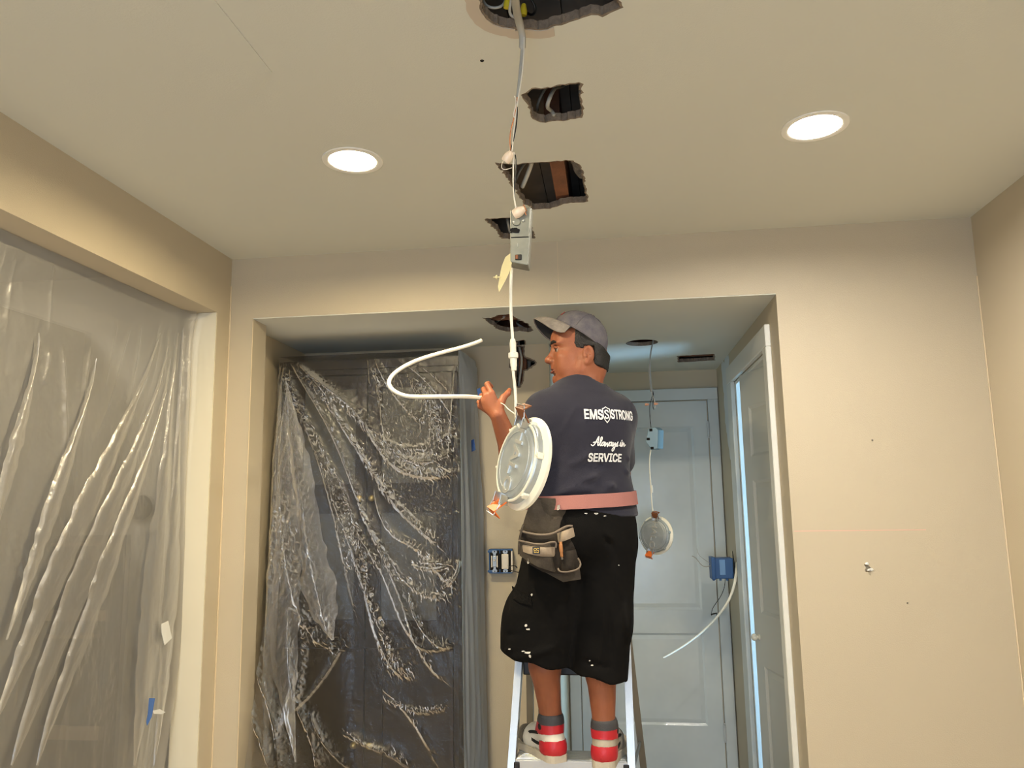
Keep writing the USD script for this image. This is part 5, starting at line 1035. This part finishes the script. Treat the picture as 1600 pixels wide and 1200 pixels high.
obj('brim_edge', tube([(topS[i, nv-1]+bot[i, nv-1])/2 for i in range(nu)], .0026, 8), 'cap_dusty', br, smooth=True)
obj('badge', frame(rbx(-.009, .009, -.009, .009, 0, .002, .001, 6), CC+CM.T@np.array([.101, .022, .036]), unit(CM.T@np.array([-.2, 1, 0])), unit(CM.T@np.array([-.35, 0, 1])), unit(CM.T@np.array([1, .2, .35]))), mat('badge_red', (150, 66, 62), .7), cap, label='small red badge')

# ---- trainers: high-top shoes, built in a local frame (toe +x, up z)
def shoe(heel, toe, side, lean):
    h, t = np.array(heel, float), np.array(toe, float); x = unit((t-h)*[1, 1, 0]); z = np.array([0, 0, 1.]); y = np.cross(z, x); O = h+x*.0
    L = .272
    n0 = obj('trainer', None, None, man) if False else None
    wid = interp1d([-.012, 0, .03, .08, .14, .19, .235, .262, L+.004], [.016, .030, .0365, .036, .041, .047, .043, .030, .008], kind='cubic', fill_value='extrapolate')
    xs = np.linspace(-.008, L, 40); ol = [(a, wid(a)) for a in xs]+[(a, -wid(a)) for a in xs[::-1]]
    solep = Polygon(ol).buffer(.001)
    sole = cat_([ext(solep.buffer(-.003), .008), ext(solep, .020)]); sole.vertices[:, 2] += 0
    sl = ext(solep.buffer(.003), .024); sl = sl.subdivide_to_size(.02)
    bend = lambda V: V+np.c_[0*V[:, 0], 0*V[:, 0], .016*np.clip((V[:, 0]-.19)/.08, 0, 1)**2]
    sl.vertices = bend(sl.vertices)
    P = (O+np.array([0, 0, .001]), x, y, z)
    F = Field(np.arange(-.03, .30, .004), np.arange(-.07, .07, .004), np.arange(0, .19, .004), .03)
    F.cone((.036, 0, .03), (.045, 0, .135), .036, .041, .02); F.cone((.03, 0, .04), (.16, 0, .045), .036, .036, .03); F.cone((.16, 0, .040), (.225, 0, .034), .040, .034, .03); F.cone((.06, 0, .11), (.15, 0, .062), .034, .028, .04)
    F.ell((.02, 0, .05), (.030, .034, .035), .02)
    F.keep(lambda Q: .020-Q[..., 2], .003)
    F.keep(lambda Q: Q[..., 2]-(.150+.18*np.maximum(Q[..., 0]-.03, 0)-.10*np.abs(Q[..., 1])*0), .006)
    F.cut(lambda Q: sd_cone(Q, np.array([.046, 0, .10]), np.array([.046, 0, .22]), .030, .031), (-.03, -.07, .08), (.14, .07, .2), .006)
    u = smooth(F.mesh(), 4); c = u.triangles_center
    # panels of the upper, cut along their seams
    X, Y, Z = c.T
    collar = Z > .120+.28*np.maximum(X-.04, 0)
    band = (~collar)&(Z > .092-.10*X)&(X < .095)
    counter = (Z < .070-.12*X)&(X < .062)
    toe_ = (X > .185)&(Z > .02)
    names = [('upper', ~(collar|band|counter|toe_), 'shoe_white' if side > 0 else 'shoe_grey'), ('collar', collar, 'shoe_collar'), ('ankle_panel', band, 'shoe_red'), ('heel_panel', counter, 'shoe_red'), ('toe_cap', toe_, 'shoe_toe')]
    base_obj = None
    out = []
    for nm, mk, m_ in names:
        s_ = u.submesh([np.nonzero(mk)[0]], append=True, repair=False)
        if nm not in ('upper',): s_.vertices = s_.vertices+s_.vertex_normals*(.0016 if nm != 'collar' else .0022)
        s_.vertices = bend(s_.vertices); out.append((nm, s_, m_))
    root = obj('trainer', frame(out[0][1], *P), out[0][2], man, smooth=45, label='red, white and grey high-top trainer')
    for nm, s_, m_ in out[1:]: obj(nm, frame(s_, *P), m_, root, smooth=45, label={'collar': 'dark grey padded collar', 'ankle_panel': 'red ankle panel', 'heel_panel': 'red heel panel'}.get(nm))
    obj('sole', frame(sl, *P), 'shoe_sole', root, label='worn off-white sole')
    obj('tongue', frame(rbx(.088, .106, -.020, .020, .09, .160, .006), P[0], unit(x+z*.0), y, z), 'shoe_black', root, smooth=40, label='black tongue')
    for i in range(4): obj('lace', frame(tube([(.10+.022*i, -.024, .112-.014*i), (.105+.022*i, 0, .126-.014*i), (.10+.022*i, .024, .112-.014*i)], .0035, 6, 10), *P), 'shoe_white', root)
    for s in (-1, 1):
        sw_ = ext(LineString(spline([(.05, .060), (.09, .050), (.14, .062), (.075, .085)], 20)).buffer(.005), .003)
        obj('side_stripe', frame(sw_, O+y*s*.0385+np.array([0, 0, .001]), x, z, y*s), 'shoe_black', root) if s == side else None
    bd = frame(lathe([(0, .003), (.010, .0025), (.012, 0), (0, 0)], 20), P[0]+x*.048+y*side*.0455+z*.112, x, z, y*side); obj('ankle_badge', bd, 'shoe_black', root, label='dark round ankle mark')
shoe((-.214, 2.850, LZ+.001), (-.350, 3.045, LZ), 1, 0)
shoe((-.061, 2.796, LZ+.001), (-.020, 3.02, LZ), -1, 0)

# ---------------------------------------------------------------- tool belt
mat('belt_pink', (158, 106, 100), .85, bump=(300., .001)); mat('suede', (62, 56, 50), .95, spec=.1, var=(16., (84, 77, 68), .28), bump=(90., .0016)); mat('suede_dark', (44, 40, 37), .95, spec=.1, var=(16., (60, 54, 48), .28), bump=(90., .0016)); mat('piping', (112, 100, 88), .8)
mat('web_tan', (158, 142, 122), .9, bump=(400., .001)); mat('logo_yellow', (190, 160, 72), .6); mat('tool_wood', (170, 116, 70), .5)
tb = thing('tool_belt', 'worn tool belt with a pinkish strap and dark suede pouch hanging on the worker\'s hip', 'tool belt')
# strap follows the waist
V = []; Fq = []; na = 90
for i in range(na):
    a = 2*np.pi*i/na; z0 = 1.452+.010*math.cos(a-.4)
    for dz, o in ((-.024, .036), (.024, .036), (.024, .030), (-.024, .030)):
        zz = z0+dz; aa, b_ = float(fa(zz))+o, float(fb_(zz))+o; cs, sn = math.cos(a), math.sin(a)
        V.append(loc(aa*np.sign(cs)*abs(cs)**(2/2.35), b_*np.sign(sn)*abs(sn)**(2/2.35)+float(fs_(zz)), zz))
for i in range(na):
    for k in range(4):
        a, b, c, d = i*4+k, i*4+(k+1) % 4, ((i+1) % na)*4+(k+1) % 4, ((i+1) % na)*4+k; Fq += [[a, b, c], [a, c, d]]
st_ = trimesh.Trimesh(V, Fq, process=False); st_.fix_normals(); obj('strap', st_, 'belt_pink', tb, smooth=35, label='faded pinkish strap')
PY = 2.685
def pouch(name, px, y, th, m, bulge=.012, parent=None, label=None, sag=0):
    pts = np.array([at(a, b, 'y', y)[[0, 2]] for a, b in px]); pg = Polygon(pts).buffer(.004).buffer(-.001)
    g = ext(pg, th).subdivide_to_size(.010); c = pg.centroid; b = pg.bounds
    u_ = (g.vertices[:, 0]-(b[0]+b[2])/2)/((b[2]-b[0])/2); w_ = (g.vertices[:, 1]-(b[1]+b[3])/2)/((b[3]-b[1])/2)
    k = np.clip(1-u_**2, 0, 1)*np.clip(1-np.abs(w_)**3*.9, 0, 1); h = g.vertices[:, 2]/th
    yy = y+.01-(g.vertices[:, 2]+bulge*k*h)+.055*u_**2*.5*(1)*(0 if sag else 1)
    V = np.c_[g.vertices[:, 0], yy+.006*(meshkit.fbm(np.c_[g.vertices[:, :2]*30, 0*h], 3, 4)-.5), g.vertices[:, 1]]
    q = trimesh.Trimesh(V, g.faces, process=False); q.fix_normals(); return obj(name, q, m, parent or tb, smooth=50, label=label)
back = pouch('pouch_back', [(834, 781), (893, 784), (897, 800), (898, 850), (902, 880), (906, 905), (880, 908), (830, 880), (812, 868), (812, 838), (822, 806), (828, 790)], PY+.012, .012, 'suede', .008)
pk = pouch('main_pocket', [(816, 830), (840, 834), (868, 832), (890, 824), (896, 850), (898, 884), (880, 896), (850, 892), (820, 876), (812, 856)], PY-.002, .016, 'suede_dark', .022)
fp = pouch('front_pocket', [(812, 848), (840, 852), (866, 848), (869, 868), (871, 884), (866, 893), (842, 884), (820, 872), (810, 864)], PY-.030, .014, 'suede', .016)
spk = pouch('side_pocket', [(870, 866), (898, 860), (904, 886), (896, 890), (876, 892), (872, 880)], PY-.020, .014, 'suede_dark', .010)
def strip(px, r, y, m, name, parent, label=None): return obj(name, tube([at(a, b, 'y', yy) for (a, b), yy in zip(px, np.broadcast_to(y, len(px)))], r, 8, 30), m, parent, smooth=True, label=label)
strip([(813, 829), (836, 835), (862, 834), (878, 826), (894, 822)], .0042, [PY+.004, PY-.034, PY-.040, PY-.034, PY-.010], 'piping', 'rim_binding', pk)
strip([(811, 845), (830, 849), (850, 850), (866, 847), (868, 856)], .0036, [PY-.02, PY-.050, PY-.055, PY-.046, PY-.042], 'piping', 'rim_binding', fp)
strip([(872, 888), (876, 893), (890, 893), (905, 887), (903, 872)], .0030, [PY-.036, PY-.044, PY-.044, PY-.032, PY-.028], 'piping', 'rim_binding', spk)
strip([(818, 820), (812, 842), (811, 866)], .004, [PY-.01, PY-.012, PY-.012], 'suede', 'edge_binding', back)
wb_ = pouch('web_band', [(814, 853), (840, 856), (868, 857), (868, 869), (850, 869), (826, 864), (814, 861)], PY-.050, .004, 'web_tan', .017, fp, 'tan webbing band')
wb2 = pouch('web_band', [(868, 836), (894, 826), (896, 838), (884, 843), (869, 848)], PY-.036, .004, 'web_tan', .010, pk, 'tan webbing band')
lc = at(838, 860, 'y', PY-.076)
lg = obj('maker_patch', rbx(lc[0]-.0125, lc[0]+.0125, lc[1]-.001, lc[1]+.0015, lc[2]-.0115, lc[2]+.0115, .0006, 4), 'wire_black', wb_, label='small black and yellow patch')
def mk(lines, r): return frame(ext(unary_union([LineString(spline(l, 16)).buffer(r) for l in lines]), .001), (lc[0], lc[1]-.0008, lc[2]), (1, 0, 0), (0, 0, 1), (0, -1, 0))
obj('maker_mark', mk([[(-.001, .005), (-.005, .007), (-.008, .003), (-.005, -.001), (-.001, .001)], [(.008, .006), (.004, .007), (.001, .003), (.004, 0), (.008, .001)], [(-.007, -.004), (-.004, -.007), (0, -.005), (.004, -.007), (.008, -.004)]], .0012), 'logo_yellow', lg)
pf_ = pouch('belt_loop', [(834, 779), (894, 781), (896, 800), (872, 806), (846, 806), (830, 800)], PY+.004, .008, 'suede', .006, back)
for q in ((861, 845), (872, 793), (825, 877)):
    pouch('paint_spot', [(q[0]-2, q[1]-2), (q[0]+2, q[1]-3), (q[0]+2, q[1]+1), (q[0]-1, q[1]+3)], PY-.026 if q[1] < 850 else PY-.05, .003, 'paint_spot', 0, back)
hl_ = thing('hand_tool', 'wooden tool handle sticking out of the pouch on the worker\'s belt', 'hand tool')
obj('handle', tube([at(876, 847, 'y', PY-.038), at(876.5, 856, 'y', PY-.040), at(878, 870, 'y', PY-.036)], [.005]*4+[.0062]*10+[.005]*6, 12, 20), 'tool_wood', hl_, smooth=True)
obj('ferrule', tube([at(878, 869, 'y', PY-.036), at(878.6, 874, 'y', PY-.034)], .0045, 12), 'screw_metal', hl_)
